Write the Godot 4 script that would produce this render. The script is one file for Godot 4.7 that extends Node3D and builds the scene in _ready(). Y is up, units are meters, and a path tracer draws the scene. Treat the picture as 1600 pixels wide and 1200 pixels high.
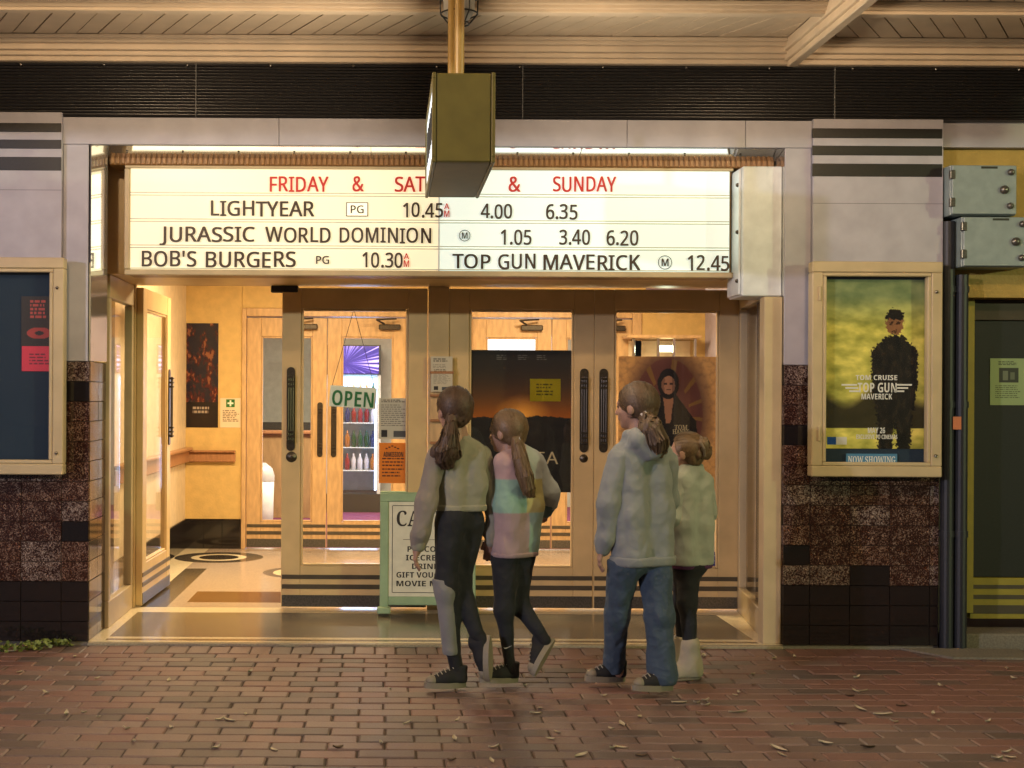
extends Node3D
# A small cinema entrance at night. Pixel helpers turn photo pixels into directions; every depth comes from the ground or wall that a thing touches.
const FOCAL := 2070.0
const CX := 605.0
const CY := 620.0
const EYE := 1.395
const CAMZ := 7.5
const ROLL := 0.0052
var mats := {}
var meshes := {}
var names := {}
var rng := RandomNumberGenerator.new()
var sans: FontVariation
var sans_bold: SystemFont
var serif: SystemFont
var serif_bold: SystemFont
var grain_tex: NoiseTexture2D
var blotch_tex: NoiseTexture2D
var grain_norm: NoiseTexture2D
var weave_norm: NoiseTexture2D
var wood_tex: NoiseTexture2D
var fold_norm: NoiseTexture2D
var heather_tex: NoiseTexture2D

func W(px: float, py: float, z: float) -> Vector3:
	var dx := px - CX
	var dy := py - CY
	var x := dx * cos(ROLL) + dy * sin(ROLL)
	var y := -dx * sin(ROLL) + dy * cos(ROLL)
	var d := (CAMZ - z) / FOCAL
	return Vector3(x * d, EYE - y * d, z)

func lin(r: float, g: float, b: float) -> Color:
	return Color(r, g, b).linear_to_srgb()

# ---- materials ----
func noise_tex(freq: float, sd: int, lo: float, hi: float, normal := false, stretch := Vector2.ONE, kind := FastNoiseLite.TYPE_SIMPLEX_SMOOTH) -> NoiseTexture2D:
	var n := FastNoiseLite.new()
	n.noise_type = kind
	n.frequency = freq
	n.seed = sd
	n.fractal_octaves = 4
	var t := NoiseTexture2D.new()
	t.width = int(512 * stretch.x)
	t.height = int(512 * stretch.y)
	t.seamless = true
	t.noise = n
	if normal:
		t.as_normal_map = true
		t.bump_strength = 6.0
	else:
		var g := Gradient.new()
		g.set_color(0, Color(lo, lo, lo))
		g.set_color(1, Color(hi, hi, hi))
		t.color_ramp = g
	return t

func M(called: String, c: Color, rough := 0.6, o := {}) -> StandardMaterial3D:
	if mats.has(called):
		return mats[called]
	var m := StandardMaterial3D.new()
	m.resource_name = called
	m.albedo_color = c
	m.roughness = rough
	m.metallic = o.get("metal", 0.0)
	m.metallic_specular = o.get("spec", 0.5)
	m.uv1_triplanar = true
	m.uv1_world_triplanar = o.get("world", true)
	var s: float = o.get("scale", 1.3)
	m.uv1_scale = o.get("scale3", Vector3(s, s, s))
	var t = o.get("tex", blotch_tex)
	if t:
		m.albedo_texture = t
	if o.has("norm"):
		m.normal_enabled = true
		m.normal_texture = o.norm
		m.normal_scale = o.get("nscale", 0.4)
	if o.has("coat"):
		m.clearcoat_enabled = true
		m.clearcoat = o.coat
		m.clearcoat_roughness = o.get("coat_rough", 0.08)
	if o.has("rim"):
		m.rim_enabled = true
		m.rim = o.rim
		m.rim_tint = 0.6
	if o.has("emit"):
		m.emission_enabled = true
		m.emission = o.emit
		m.emission_energy_multiplier = o.get("energy", 1.0)
	mats[called] = m
	return m

func printed(called: String, im: Image, rough := 0.45) -> StandardMaterial3D:
	var m := StandardMaterial3D.new()
	m.resource_name = called
	m.albedo_texture = ImageTexture.create_from_image(im)
	m.roughness = rough
	m.texture_repeat = false
	mats[called] = m
	return m

# ---- nodes ----
func numbered(called: String) -> String:
	var n: int = names.get(called, 0)
	names[called] = n + 1
	return called if n == 0 else "%s_%03d" % [called, n]

func thing(called: String, label: String, category: String, at := Vector3.ZERO, group := "", turn := 0.0) -> Node3D:
	var o := Node3D.new()
	o.name = numbered(called)
	add_child(o)
	o.position = at
	o.rotation.y = turn
	tag(o, label, category, group)
	return o

func tag(o: Node, label: String, category: String, group := "") -> void:
	o.set_meta("label", label)
	o.set_meta("category", category)
	if group:
		o.set_meta("group", group)

func base_of(p: Node) -> Vector3:
	var v := Vector3.ZERO
	var n: Node = p
	while n != self and n is Node3D:
		v += (n as Node3D).position
		n = n.get_parent()
	return v

func obj(called: String, mesh: Mesh, mat: Material, parent: Node, at := Vector3.ZERO, rot := Vector3.ZERO) -> MeshInstance3D:
	# "at" is a world place for unturned parents
	var o := MeshInstance3D.new()
	o.mesh = mesh
	o.material_override = mat
	o.name = numbered(called) if parent == self else called
	parent.add_child(o, true)
	o.position = at - base_of(parent) if parent != self else at
	o.rotation = rot
	return o

func part(called: String, parent: Node, at := Vector3.ZERO) -> Node3D:
	var o := Node3D.new()
	o.name = called
	parent.add_child(o, true)
	o.position = at - base_of(parent)
	return o

# ---- shapes ----
func quad(st: SurfaceTool, a: Vector3, b: Vector3, c: Vector3, d: Vector3, n: Vector3) -> void:
	var pts := [a, b, c, d]
	if (b - a).cross(c - a).dot(n) > 0.0:
		pts = [a, d, c, b]
	for k in [0, 1, 2, 0, 2, 3]:
		st.set_normal(n)
		st.add_vertex(pts[k])

func tri(st: SurfaceTool, a: Vector3, b: Vector3, c: Vector3, n: Vector3) -> void:
	var pts := [a, b, c]
	if (b - a).cross(c - a).dot(n) > 0.0:
		pts = [a, c, b]
	for k in 3:
		st.set_normal(n)
		st.add_vertex(pts[k])

func begin() -> SurfaceTool:
	var st := SurfaceTool.new()
	st.begin(Mesh.PRIMITIVE_TRIANGLES)
	return st

func put_box(st: SurfaceTool, c: Vector3, s: Vector3, bev := 0.002) -> void:
	var h := s / 2.0
	var e: float = minf(bev, minf(h.x, minf(h.y, h.z)) * 0.45)
	for ax in 3:
		var u := (ax + 1) % 3
		var v := (ax + 2) % 3
		for sg in [-1.0, 1.0]:
			var n := Vector3.ZERO
			n[ax] = sg
			var q := []
			for k in [[-1, -1], [1, -1], [1, 1], [-1, 1]]:
				var p := Vector3.ZERO
				p[ax] = sg * h[ax]
				p[u] = k[0] * (h[u] - e)
				p[v] = k[1] * (h[v] - e)
				q.append(c + p)
			quad(st, q[0], q[1], q[2], q[3], n)
		for su in [-1.0, 1.0]:
			for sv in [-1.0, 1.0]:
				var q := []
				for k in [[-1, 0], [1, 0], [1, 1], [-1, 1]]:
					var p := Vector3.ZERO
					p[ax] = k[0] * (h[ax] - e)
					p[u] = su * (h[u] - (e if k[1] else 0.0))
					p[v] = sv * (h[v] - (0.0 if k[1] else e))
					q.append(c + p)
				var n := Vector3.ZERO
				n[u] = su
				n[v] = sv
				quad(st, q[0], q[1], q[2], q[3], n.normalized())
	for sx in [-1.0, 1.0]:
		for sy in [-1.0, 1.0]:
			for sz in [-1.0, 1.0]:
				var k := Vector3(sx, sy, sz)
				tri(st, c + k * (h - Vector3(0, e, e)), c + k * (h - Vector3(e, 0, e)), c + k * (h - Vector3(e, e, 0)), k.normalized())

func bm(s: Vector3, bev := 0.002) -> ArrayMesh:
	var key := "b%.4f,%.4f,%.4f,%.4f" % [s.x, s.y, s.z, bev]
	if not meshes.has(key):
		var st := begin()
		put_box(st, Vector3.ZERO, s, bev)
		meshes[key] = st.commit()
	return meshes[key]

func span(lo: Vector3, hi: Vector3, called: String, mat: Material, parent: Node, bev := 0.002) -> MeshInstance3D:
	return obj(called, bm((hi - lo).abs(), bev), mat, parent, (lo + hi) / 2.0)

# a box seen in the photo as the pixel rectangle, its front face at depth zf
func slab(called: String, x0: float, y0: float, x1: float, y1: float, zf: float, depth: float, mat: Material, parent: Node, bev := 0.002) -> MeshInstance3D:
	var c := W((x0 + x1) / 2, (y0 + y1) / 2, zf)
	var d := (CAMZ - zf) / FOCAL
	return obj(called, bm(Vector3((x1 - x0) * d, (y1 - y0) * d, depth), bev), mat, parent, c - Vector3(0, 0, depth / 2))

func prism(poly: PackedVector2Array, depth: float) -> ArrayMesh:
	var st := begin()
	put_prism(st, poly, depth, Transform3D())
	return st.commit()

func put_prism(st: SurfaceTool, poly: PackedVector2Array, depth: float, tf: Transform3D) -> void:
	var idx := Geometry2D.triangulate_polygon(poly)
	for f in [0.0, depth]:
		var n := tf.basis * Vector3(0, 0, 1 if f > 0 else -1)
		for k in range(0, idx.size(), 3):
			var a := poly[idx[k]]
			var b := poly[idx[k + 1]]
			var c := poly[idx[k + 2]]
			tri(st, tf * Vector3(a.x, a.y, f), tf * Vector3(b.x, b.y, f), tf * Vector3(c.x, c.y, f), n)
	var area := 0.0
	for k in poly.size():
		area += poly[k].cross(poly[(k + 1) % poly.size()])
	for k in poly.size():
		var a := poly[k]
		var b := poly[(k + 1) % poly.size()]
		var o := (b - a).orthogonal().normalized() * (1.0 if area < 0 else -1.0)
		quad(st, tf * Vector3(a.x, a.y, 0), tf * Vector3(b.x, b.y, 0), tf * Vector3(b.x, b.y, depth), tf * Vector3(a.x, a.y, depth), tf.basis * Vector3(-o.x, -o.y, 0) * -1.0)

func rounded(w: float, h: float, r: float, seg := 8) -> PackedVector2Array:
	var p := PackedVector2Array()
	for q in 4:
		var cx: float = (w / 2 - r) * [1, -1, -1, 1][q]
		var cy: float = (h / 2 - r) * [1, 1, -1, -1][q]
		for k in seg + 1:
			var a := (q + float(k) / seg) * PI / 2
			p.append(Vector2(cx + cos(a) * r, cy + sin(a) * r))
	return p

func lathe(profile: Array, seg := 20) -> ArrayMesh:
	var st := begin()
	st.set_smooth_group(0)
	for k in seg:
		var a := TAU * k / seg
		var b := TAU * (k + 1) / seg
		for i in profile.size() - 1:
			var p: Vector2 = profile[i]
			var q: Vector2 = profile[i + 1]
			var p0 := Vector3(cos(a) * p.x, p.y, sin(a) * p.x)
			var p1 := Vector3(cos(b) * p.x, p.y, sin(b) * p.x)
			var q0 := Vector3(cos(a) * q.x, q.y, sin(a) * q.x)
			var q1 := Vector3(cos(b) * q.x, q.y, sin(b) * q.x)
			for v in [p0, q0, q1, p0, q1, p1]:
				st.add_vertex(v)
	st.generate_normals()
	return st.commit()

func put_tube(st: SurfaceTool, pts: Array, r: float, seg := 8) -> void:
	for i in pts.size() - 1:
		var a: Vector3 = pts[i]
		var b: Vector3 = pts[i + 1]
		var d := (b - a).normalized()
		var u := d.cross(Vector3.UP if absf(d.y) < 0.9 else Vector3.RIGHT).normalized()
		var v := d.cross(u)
		for k in seg:
			var t0 := TAU * k / seg
			var t1 := TAU * (k + 1) / seg
			var n0 := u * cos(t0) + v * sin(t0)
			var n1 := u * cos(t1) + v * sin(t1)
			var n := (n0 + n1).normalized()
			quad(st, a + n0 * r, a + n1 * r, b + n1 * r, b + n0 * r, n)
			tri(st, a, a + n0 * r, a + n1 * r, -d)
			tri(st, b, b + n0 * r, b + n1 * r, d)

func tube(pts: Array, r: float, seg := 8) -> ArrayMesh:
	var st := begin()
	put_tube(st, pts, r, seg)
	return st.commit()

func sheet_mesh(w: float, h: float) -> ArrayMesh:
	# a thin sheet with print on its front: 1.5 mm thick, upright uv
	var key := "s%.4f,%.4f" % [w, h]
	if not meshes.has(key):
		var st := begin()
		var a := [Vector3(-w / 2, h / 2, 0), Vector3(w / 2, h / 2, 0), Vector3(w / 2, -h / 2, 0), Vector3(-w / 2, -h / 2, 0)]
		var uv := [Vector2(0, 0), Vector2(1, 0), Vector2(1, 1), Vector2(0, 1)]
		for f in [0.0, -0.0015]:
			for k in [0, 1, 2, 0, 2, 3]:
				st.set_uv(uv[k])
				st.set_normal(Vector3(0, 0, 1 if f == 0.0 else -1))
				st.add_vertex(a[k] + Vector3(0, 0, f))
		meshes[key] = st.commit()
	return meshes[key]

func paper(called: String, x0: float, y0: float, x1: float, y1: float, z: float, mat: Material, parent: Node) -> MeshInstance3D:
	var d := (CAMZ - z) / FOCAL
	return obj(called, sheet_mesh((x1 - x0) * d, (y1 - y0) * d), mat, parent, W((x0 + x1) / 2, (y0 + y1) / 2, z))

# ---- lettering ----
func glyphs(s: String, font: Font, depth: float) -> TextMesh:
	var key := "t" + s + str(font.get_instance_id()) + str(depth)
	if not meshes.has(key):
		var t := TextMesh.new()
		t.text = s
		t.font = font
		t.font_size = 64
		t.pixel_size = 0.01
		t.depth = depth
		t.horizontal_alignment = HORIZONTAL_ALIGNMENT_LEFT
		meshes[key] = t
	return meshes[key]

# one line of lettering fitted to a pixel rectangle (cap tops to baseline)
func words(s: String, x0: float, y0: float, x1: float, y1: float, z: float, mat: Material, parent: Node, font: Font = null, called := "lettering", depth := 0.001) -> MeshInstance3D:
	var t := glyphs(s, font if font else sans_bold, depth)
	var b := t.get_aabb()
	var d := (CAMZ - z) / FOCAL
	var sx := (x1 - x0) * d / b.size.x
	var sy := (y1 - y0) * d / b.size.y
	var o := obj(called, t, mat, parent)
	o.scale = Vector3(sx, sy, 1)
	var c := W((x0 + x1) / 2, (y0 + y1) / 2, z) - base_of(parent)
	o.position = c - Vector3((b.position.x + b.size.x / 2) * sx, (b.position.y + b.size.y / 2) * sy, -depth / 2)
	return o

# loose changeable letters of one word, each a piece of its own
func letters(s: String, x0: float, y0: float, x1: float, y1: float, z: float, mat: Material, parent: Node, jit := 1.0) -> void:
	var d := (CAMZ - z) / FOCAL
	var hb := glyphs("H", sans, 0.004).get_aabb()
	var whole := glyphs(s, sans, 0.004).get_aabb()
	var sx := (x1 - x0) * d / whole.size.x
	var sy := (y1 - y0) * d / hb.size.y
	var o := W(x0, y1, z)
	for k in s.length():
		if s[k] == " ":
			continue
		var pen := sans.get_string_size(s.left(k), HORIZONTAL_ALIGNMENT_LEFT, -1, 64).x * 0.01
		var l := obj("letter", thick(s[k]), mat, parent)
		l.scale = Vector3(sx, sy, 1)
		l.position = o + Vector3((pen - whole.position.x) * sx + rng.randf_range(-1, 1) * 0.0015 * jit, -hb.position.y * sy + rng.randf_range(-1, 1) * 0.0025 * jit - (x0 - CX) * 0.0, 0.002) - base_of(parent)
		l.rotation.z = rng.randf_range(-1, 1) * 0.012 * jit - ROLL * 0.0

# a cut-out letter: the glyph with strokes a little heavier than the font's
func thick(ch: String) -> ArrayMesh:
	var key := "k" + ch
	if not meshes.has(key):
		var st := begin()
		var k := 0
		for o in [[-1, -1], [1, -1], [-1, 1], [1, 1]]:
			st.append_from(glyphs(ch, sans, 0.004), 0, Transform3D(Basis(), Vector3(o[0] * 0.009, o[1] * 0.007, k * 0.0002)))
			k += 1
		meshes[key] = st.commit()
	return meshes[key]

func plain_lines(im: Image, x0: int, y0: int, x1: int, y1: int, rows: int, c: Color, sd := 1, fill := 0.55) -> void:
	# illegible small print
	var r := RandomNumberGenerator.new()
	r.seed = sd
	var step := float(y1 - y0) / rows
	for k in rows:
		var x := x0
		var last := x1 - int(r.randf() * 0.3 * (x1 - x0))
		while x < last:
			var w: int = 2 + r.randi() % 9
			im.fill_rect(Rect2i(x, y0 + int(k * step), mini(w, last - x), maxi(1, int(step * fill))), c)
			x += w + 2

func blank(w: int, h: int, c: Color) -> Image:
	var im := Image.create(w, h, false, Image.FORMAT_RGB8)
	im.fill(c)
	return im

# ---- smooth bodies: tapered capsules and ellipsoids joined on a grid, meshed as surface nets ----
func sdf_mesh(prims: Array, cell: float, k: float, planes := [], noise: FastNoiseLite = null, amp := 0.0, nscale := Vector3.ONE, st: SurfaceTool = null) -> ArrayMesh:
	var lo := Vector3.ONE * 1e9
	var hi := -lo
	for p in prims:
		if p.size() == 4 and p[0] is Vector3 and p[1] is Vector3:
			for e in 2:
				lo = lo.min(p[e] - Vector3.ONE * p[2 + e])
				hi = hi.max(p[e] + Vector3.ONE * p[2 + e])
		else:
			var m: float = maxf(p[1].x, maxf(p[1].y, p[1].z))
			lo = lo.min(p[0] - Vector3.ONE * m)
			hi = hi.max(p[0] + Vector3.ONE * m)
	var pad := cell * 3 + amp + k * 0.3
	lo -= Vector3.ONE * pad
	hi += Vector3.ONE * pad
	var nx := int(ceil((hi.x - lo.x) / cell)) + 1
	var ny := int(ceil((hi.y - lo.y) / cell)) + 1
	var nz := int(ceil((hi.z - lo.z) / cell)) + 1
	var f := PackedFloat32Array()
	f.resize(nx * ny * nz)
	f.fill(0.2)
	for p in prims:
		var cap: bool = p.size() == 4
		var a: Vector3 = p[0]
		var b: Vector3
		var ra := 0.0
		var rb := 0.0
		var rad := Vector3.ONE
		var inv := Basis()
		var plo: Vector3
		var phi: Vector3
		if cap:
			b = p[1]
			ra = p[2]
			rb = p[3]
			plo = (a - Vector3.ONE * ra).min(b - Vector3.ONE * rb)
			phi = (a + Vector3.ONE * ra).max(b + Vector3.ONE * rb)
		else:
			rad = p[1]
			inv = (p[2] as Basis).transposed()
			var m: float = maxf(rad.x, maxf(rad.y, rad.z))
			plo = a - Vector3.ONE * m
			phi = a + Vector3.ONE * m
		var ext := cell * 2.5 + k + amp
		var i0 := Vector3i(((plo - Vector3.ONE * ext - lo) / cell).floor()).clamp(Vector3i.ZERO, Vector3i(nx - 1, ny - 1, nz - 1))
		var i1 := Vector3i(((phi + Vector3.ONE * ext - lo) / cell).ceil()).clamp(Vector3i.ZERO, Vector3i(nx - 1, ny - 1, nz - 1))
		var ab := b - a
		var l2 := maxf(ab.length_squared(), 1e-9)
		for z in range(i0.z, i1.z + 1):
			for y in range(i0.y, i1.y + 1):
				var row := (z * ny + y) * nx
				for x in range(i0.x, i1.x + 1):
					var q := lo + Vector3(x, y, z) * cell
					var d: float
					if cap:
						var t := clampf((q - a).dot(ab) / l2, 0.0, 1.0)
						d = (q - a - ab * t).length() - ra - (rb - ra) * t
					else:
						var e := inv * (q - a)
						var k0 := (e / rad).length()
						var k1 := (e / (rad * rad)).length()
						d = k0 * (k0 - 1.0) / maxf(k1, 1e-6)
					var old := f[row + x]
					var h := maxf(k - absf(old - d), 0.0)
					f[row + x] = minf(old, d) - h * h * 0.25 / maxf(k, 1e-6)
	if planes or noise:
		for z in nz:
			for y in ny:
				var row := (z * ny + y) * nx
				for x in nx:
					var d := f[row + x]
					if d < 0.06 + amp:
						var q := lo + Vector3(x, y, z) * cell
						if noise:
							d += amp * noise.get_noise_3dv(q * nscale)
						for pl in planes:
							d = maxf(d, (pl as Plane).distance_to(q))
						f[row + x] = d
	var vid := PackedInt32Array()
	vid.resize(nx * ny * nz)
	vid.fill(-1)
	var verts := PackedVector3Array()
	var off := [0, 1, nx, nx + 1, nx * ny, nx * ny + 1, nx * ny + nx, nx * ny + nx + 1]
	var corner := [Vector3(0, 0, 0), Vector3(1, 0, 0), Vector3(0, 1, 0), Vector3(1, 1, 0), Vector3(0, 0, 1), Vector3(1, 0, 1), Vector3(0, 1, 1), Vector3(1, 1, 1)]
	var edges := [[0, 1], [2, 3], [4, 5], [6, 7], [0, 2], [1, 3], [4, 6], [5, 7], [0, 4], [1, 5], [2, 6], [3, 7]]
	for z in nz - 1:
		for y in ny - 1:
			var row := (z * ny + y) * nx
			for x in nx - 1:
				var i := row + x
				var d0 := f[i]
				if absf(d0) > cell * 2.0:
					continue
				var inside := 0
				for c in 8:
					if f[i + off[c]] < 0.0:
						inside += 1
				if inside == 0 or inside == 8:
					continue
				var sum := Vector3.ZERO
				var n := 0
				for e in edges:
					var da := f[i + off[e[0]]]
					var db := f[i + off[e[1]]]
					if (da < 0.0) != (db < 0.0):
						sum += (corner[e[0]] as Vector3).lerp(corner[e[1]], da / (da - db))
						n += 1
				vid[i] = verts.size()
				verts.append(lo + (Vector3(x, y, z) + sum / n) * cell)
	var idx := PackedInt32Array()
	for z in range(1, nz - 1):
		for y in range(1, ny - 1):
			var row := (z * ny + y) * nx
			for x in range(1, nx - 1):
				var i := row + x
				var s := f[i] < 0.0
				if absf(f[i]) > cell * 2.0:
					continue
				for ax in 3:
					var st1: int = [1, nx, nx * ny][ax]
					if s == (f[i + st1] < 0.0):
						continue
					var u: int = [nx, nx * ny, 1][ax]
					var v: int = [nx * ny, 1, nx][ax]
					var q := [vid[i - u - v], vid[i - v], vid[i], vid[i - u]]
					if q.has(-1):
						continue
					var order := [0, 2, 1, 0, 3, 2] if s else [0, 1, 2, 0, 2, 3]
					for o in order:
						idx.append(q[o])
	var norms := PackedVector3Array()
	norms.resize(verts.size())
	for t in range(0, idx.size(), 3):
		var n := (verts[idx[t + 2]] - verts[idx[t]]).cross(verts[idx[t + 1]] - verts[idx[t]])
		for e in 3:
			norms[idx[t + e]] += n
	for i in norms.size():
		norms[i] = norms[i].normalized()
	var arr := []
	arr.resize(Mesh.ARRAY_MAX)
	arr[Mesh.ARRAY_VERTEX] = verts
	arr[Mesh.ARRAY_NORMAL] = norms
	arr[Mesh.ARRAY_INDEX] = idx
	var am := ArrayMesh.new()
	if verts.size():
		am.add_surface_from_arrays(Mesh.PRIMITIVE_TRIANGLES, arr)
	if st and verts.size():
		st.append_from(am, 0, Transform3D())
	return am

func _ready() -> void:
	rng.seed = 7
	# ---- camera, sky, exposure ----
	var cam := Camera3D.new()
	cam.name = "camera"
	cam.projection = Camera3D.PROJECTION_FRUSTUM
	cam.near = 0.1
	cam.far = 200.0
	cam.size = 1200.0 / FOCAL * cam.near
	cam.frustum_offset = Vector2(800.0 - CX, CY - 600.0) / FOCAL * cam.near
	cam.position = Vector3(0, EYE, CAMZ)
	cam.rotation.z = ROLL
	add_child(cam)
	cam.current = true
	var we := WorldEnvironment.new()
	we.name = "night"
	var env := Environment.new()
	env.tonemap_mode = Environment.TONE_MAPPER_LINEAR
	env.tonemap_exposure = 1.22
	env.background_mode = Environment.BG_SKY
	var sky := Sky.new()
	var pm := ProceduralSkyMaterial.new()
	pm.sky_top_color = Color(0.10, 0.11, 0.17)
	pm.sky_horizon_color = Color(0.24, 0.21, 0.22)
	pm.ground_bottom_color = Color(0.08, 0.07, 0.07)
	pm.ground_horizon_color = Color(0.2, 0.18, 0.18)
	sky.sky_material = pm
	env.sky = sky
	env.sdfgi_enabled = true
	env.ssao_enabled = true
	env.ssil_enabled = true
	we.environment = env
	add_child(we)
	var moon := DirectionalLight3D.new()
	moon.name = "night_sky_light"
	moon.light_color = Color(0.75, 0.8, 1.0)
	moon.light_energy = 0.02
	moon.light_angular_distance = 12.0
	moon.rotation_degrees = Vector3(-55, 25, 0)
	moon.shadow_enabled = true
	add_child(moon)
	fonts_and_noise()
	palette()
	# ---- large lights with the things that give them ----
	street_side()
	# ---- structure ----
	paving()
	entrance_floor()
	building()
	canopy()
	vestibule()
	lobby()
	# ---- things ----
	marquee()
	hanging_sign()
	cabinets_and_pipes()
	poster_cases()
	door_prints()
	board()
	people()
	litter()

func fonts_and_noise() -> void:
	var plain := SystemFont.new()
	plain.font_names = PackedStringArray(["Droid Sans"])
	sans = FontVariation.new()
	sans.base_font = plain
	sans_bold = SystemFont.new()
	sans_bold.font_names = PackedStringArray(["Droid Sans"])
	sans_bold.font_weight = 700
	serif = SystemFont.new()
	serif.font_names = PackedStringArray(["Droid Serif"])
	serif_bold = SystemFont.new()
	serif_bold.font_names = PackedStringArray(["Droid Serif"])
	serif_bold.font_weight = 700
	grain_tex = noise_tex(0.09, 3, 0.72, 1.0)
	blotch_tex = noise_tex(0.012, 5, 0.91, 1.0)
	grain_norm = noise_tex(0.06, 9, 0, 1, true)
	weave_norm = noise_tex(0.16, 12, 0, 1, true)
	fold_norm = noise_tex(0.011, 33, 0, 1, true, Vector2.ONE, FastNoiseLite.TYPE_SIMPLEX_SMOOTH)
	(fold_norm.noise as FastNoiseLite).fractal_type = FastNoiseLite.FRACTAL_RIDGED
	(fold_norm.noise as FastNoiseLite).fractal_octaves = 2
	fold_norm.bump_strength = 9.0
	heather_tex = noise_tex(0.13, 17, 0.45, 1.0)
	wood_tex = noise_tex(0.02, 21, 0.85, 1.0, false, Vector2(1, 0.25))

func speckle(sd: int, dark: Color, light: Color, share: float) -> ImageTexture:
	var n := FastNoiseLite.new()
	n.noise_type = FastNoiseLite.TYPE_CELLULAR
	n.cellular_return_type = FastNoiseLite.RETURN_CELL_VALUE
	n.frequency = 0.34
	n.seed = sd
	var n2 := FastNoiseLite.new()
	n2.frequency = 0.02
	n2.seed = sd + 50
	var im := Image.create(384, 384, false, Image.FORMAT_RGB8)
	for y in 384:
		for x in 384:
			var v := n.get_noise_2d(x, y) * 0.5 + 0.5 + n2.get_noise_2d(x, y) * 0.18
			var c := dark if v > share else light.lerp(dark, clampf((v / maxf(share, 0.01)) * 0.8, 0, 1))
			im.set_pixel(x, y, c)
	return ImageTexture.create_from_image(im)

func palette() -> void:
	M("white_panel", lin(0.4, 0.39, 0.44), 0.45, {"scale": 0.7})
	M("gloss_panel", lin(0.8, 0.79, 0.77), 0.07, {"scale": 0.7, "metal": 0.9})
	M("black_stripe", lin(0.012, 0.012, 0.012), 0.4, {"tex": grain_tex})
	M("black_metal", lin(0.022, 0.022, 0.024), 0.3, {"tex": grain_tex, "spec": 0.6})
	M("ochre_paint", lin(0.66, 0.45, 0.16), 0.55, {"norm": grain_norm, "nscale": 0.1})
	M("cream_wall", lin(0.72, 0.58, 0.37), 0.5, {})
	M("beige_frame", lin(0.52, 0.41, 0.24), 0.4, {"scale": 0.6})
	M("door_paint", lin(0.64, 0.46, 0.22), 0.35, {"scale": 0.6})
	M("orange_wood", lin(0.64, 0.42, 0.21), 0.35, {"tex": wood_tex, "scale": 2.0})
	M("dado_wood", lin(0.42, 0.2, 0.09), 0.35, {"tex": wood_tex, "scale": 3.0})
	M("dark_stripe", lin(0.1, 0.085, 0.06), 0.35, {"metal": 0.3})
	M("kick_plate", lin(0.2, 0.19, 0.17), 0.3, {"metal": 0.7, "tex": grain_tex})
	M("chrome", lin(0.45, 0.43, 0.4), 0.2, {"metal": 1.0})
	M("bronze", lin(0.11, 0.09, 0.065), 0.32, {"metal": 0.7, "tex": grain_tex})
	M("dark_tile", lin(0.018, 0.014, 0.014), 0.08, {"tex": grain_tex, "spec": 0.6})
	M("grout", lin(0.1, 0.085, 0.075), 0.9, {"tex": grain_tex})
	M("lavender", lin(0.4, 0.35, 0.45), 0.6, {})
	M("ceiling_white", lin(0.7, 0.62, 0.5), 0.7, {})
	M("canopy_cream", lin(0.76, 0.62, 0.46), 0.5, {"scale": 0.5})
	M("dark_blue", lin(0.012, 0.035, 0.07), 0.9, {"tex": grain_tex, "scale": 6.0})
	M("brown_trim", lin(0.3, 0.15, 0.05), 0.4, {})
	M("olive_metal", lin(0.16, 0.13, 0.028), 0.5, {"scale": 1.2})
	M("pipe_ochre", lin(0.5, 0.32, 0.09), 0.35, {})
	M("white_metal", lin(0.68, 0.72, 0.72), 0.35, {})
	M("grey_metal", lin(0.24, 0.3, 0.3), 0.4, {"scale": 1.8})
	M("navy_pipe", lin(0.017, 0.019, 0.026), 0.5, {"tex": grain_tex, "scale": 1.0})
	M("mint_paint", lin(0.3, 0.42, 0.25), 0.4, {})
	M("cream_board", lin(0.68, 0.66, 0.52), 0.5, {})
	M("ink", lin(0.015, 0.014, 0.012), 0.5, {"tex": null})
	M("concrete", lin(0.24, 0.21, 0.16), 0.85, {"tex": grain_tex})
	M("asphalt", lin(0.05, 0.05, 0.05), 0.85, {"tex": grain_tex, "scale": 2.0})
	M("sand_joint", lin(0.09, 0.07, 0.055), 0.95, {"tex": grain_tex, "scale": 4.0})
	var g := M("glass", Color(0.9, 0.95, 0.92, 0.004), 0.0, {"tex": null, "spec": 0.38})
	g.transparency = BaseMaterial3D.TRANSPARENCY_ALPHA
	for k in 3:
		var c: Array = [[Color(0.19, 0.105, 0.08), Color(0.68, 0.6, 0.55), 0.42], [Color(0.2, 0.11, 0.08), Color(0.7, 0.6, 0.54), 0.48], [Color(0.17, 0.1, 0.085), Color(0.76, 0.7, 0.66), 0.55]][k]
		M("speckle_tile_%d" % k, Color.WHITE, 0.08, {"tex": speckle(31 + k, c[0], c[1], c[2]), "scale": 1.4, "spec": 0.6})
	var brick := [[0.24, 0.125, 0.1], [0.22, 0.135, 0.11], [0.18, 0.12, 0.1], [0.25, 0.165, 0.135], [0.14, 0.098, 0.082]]
	for k in brick.size():
		M("brick_%d" % k, lin(brick[k][0], brick[k][1], brick[k][2]), 0.5, {"tex": grain_tex, "scale": 3.0, "norm": grain_norm, "nscale": 0.5})
	M("leaf_pale", lin(0.66, 0.58, 0.38), 0.7, {"tex": grain_tex, "scale": 9.0})
	M("leaf_brown", lin(0.2, 0.13, 0.07), 0.7, {"tex": grain_tex, "scale": 9.0})
	M("weed_green", lin(0.24, 0.3, 0.06), 0.6, {"tex": grain_tex, "scale": 9.0})

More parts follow.
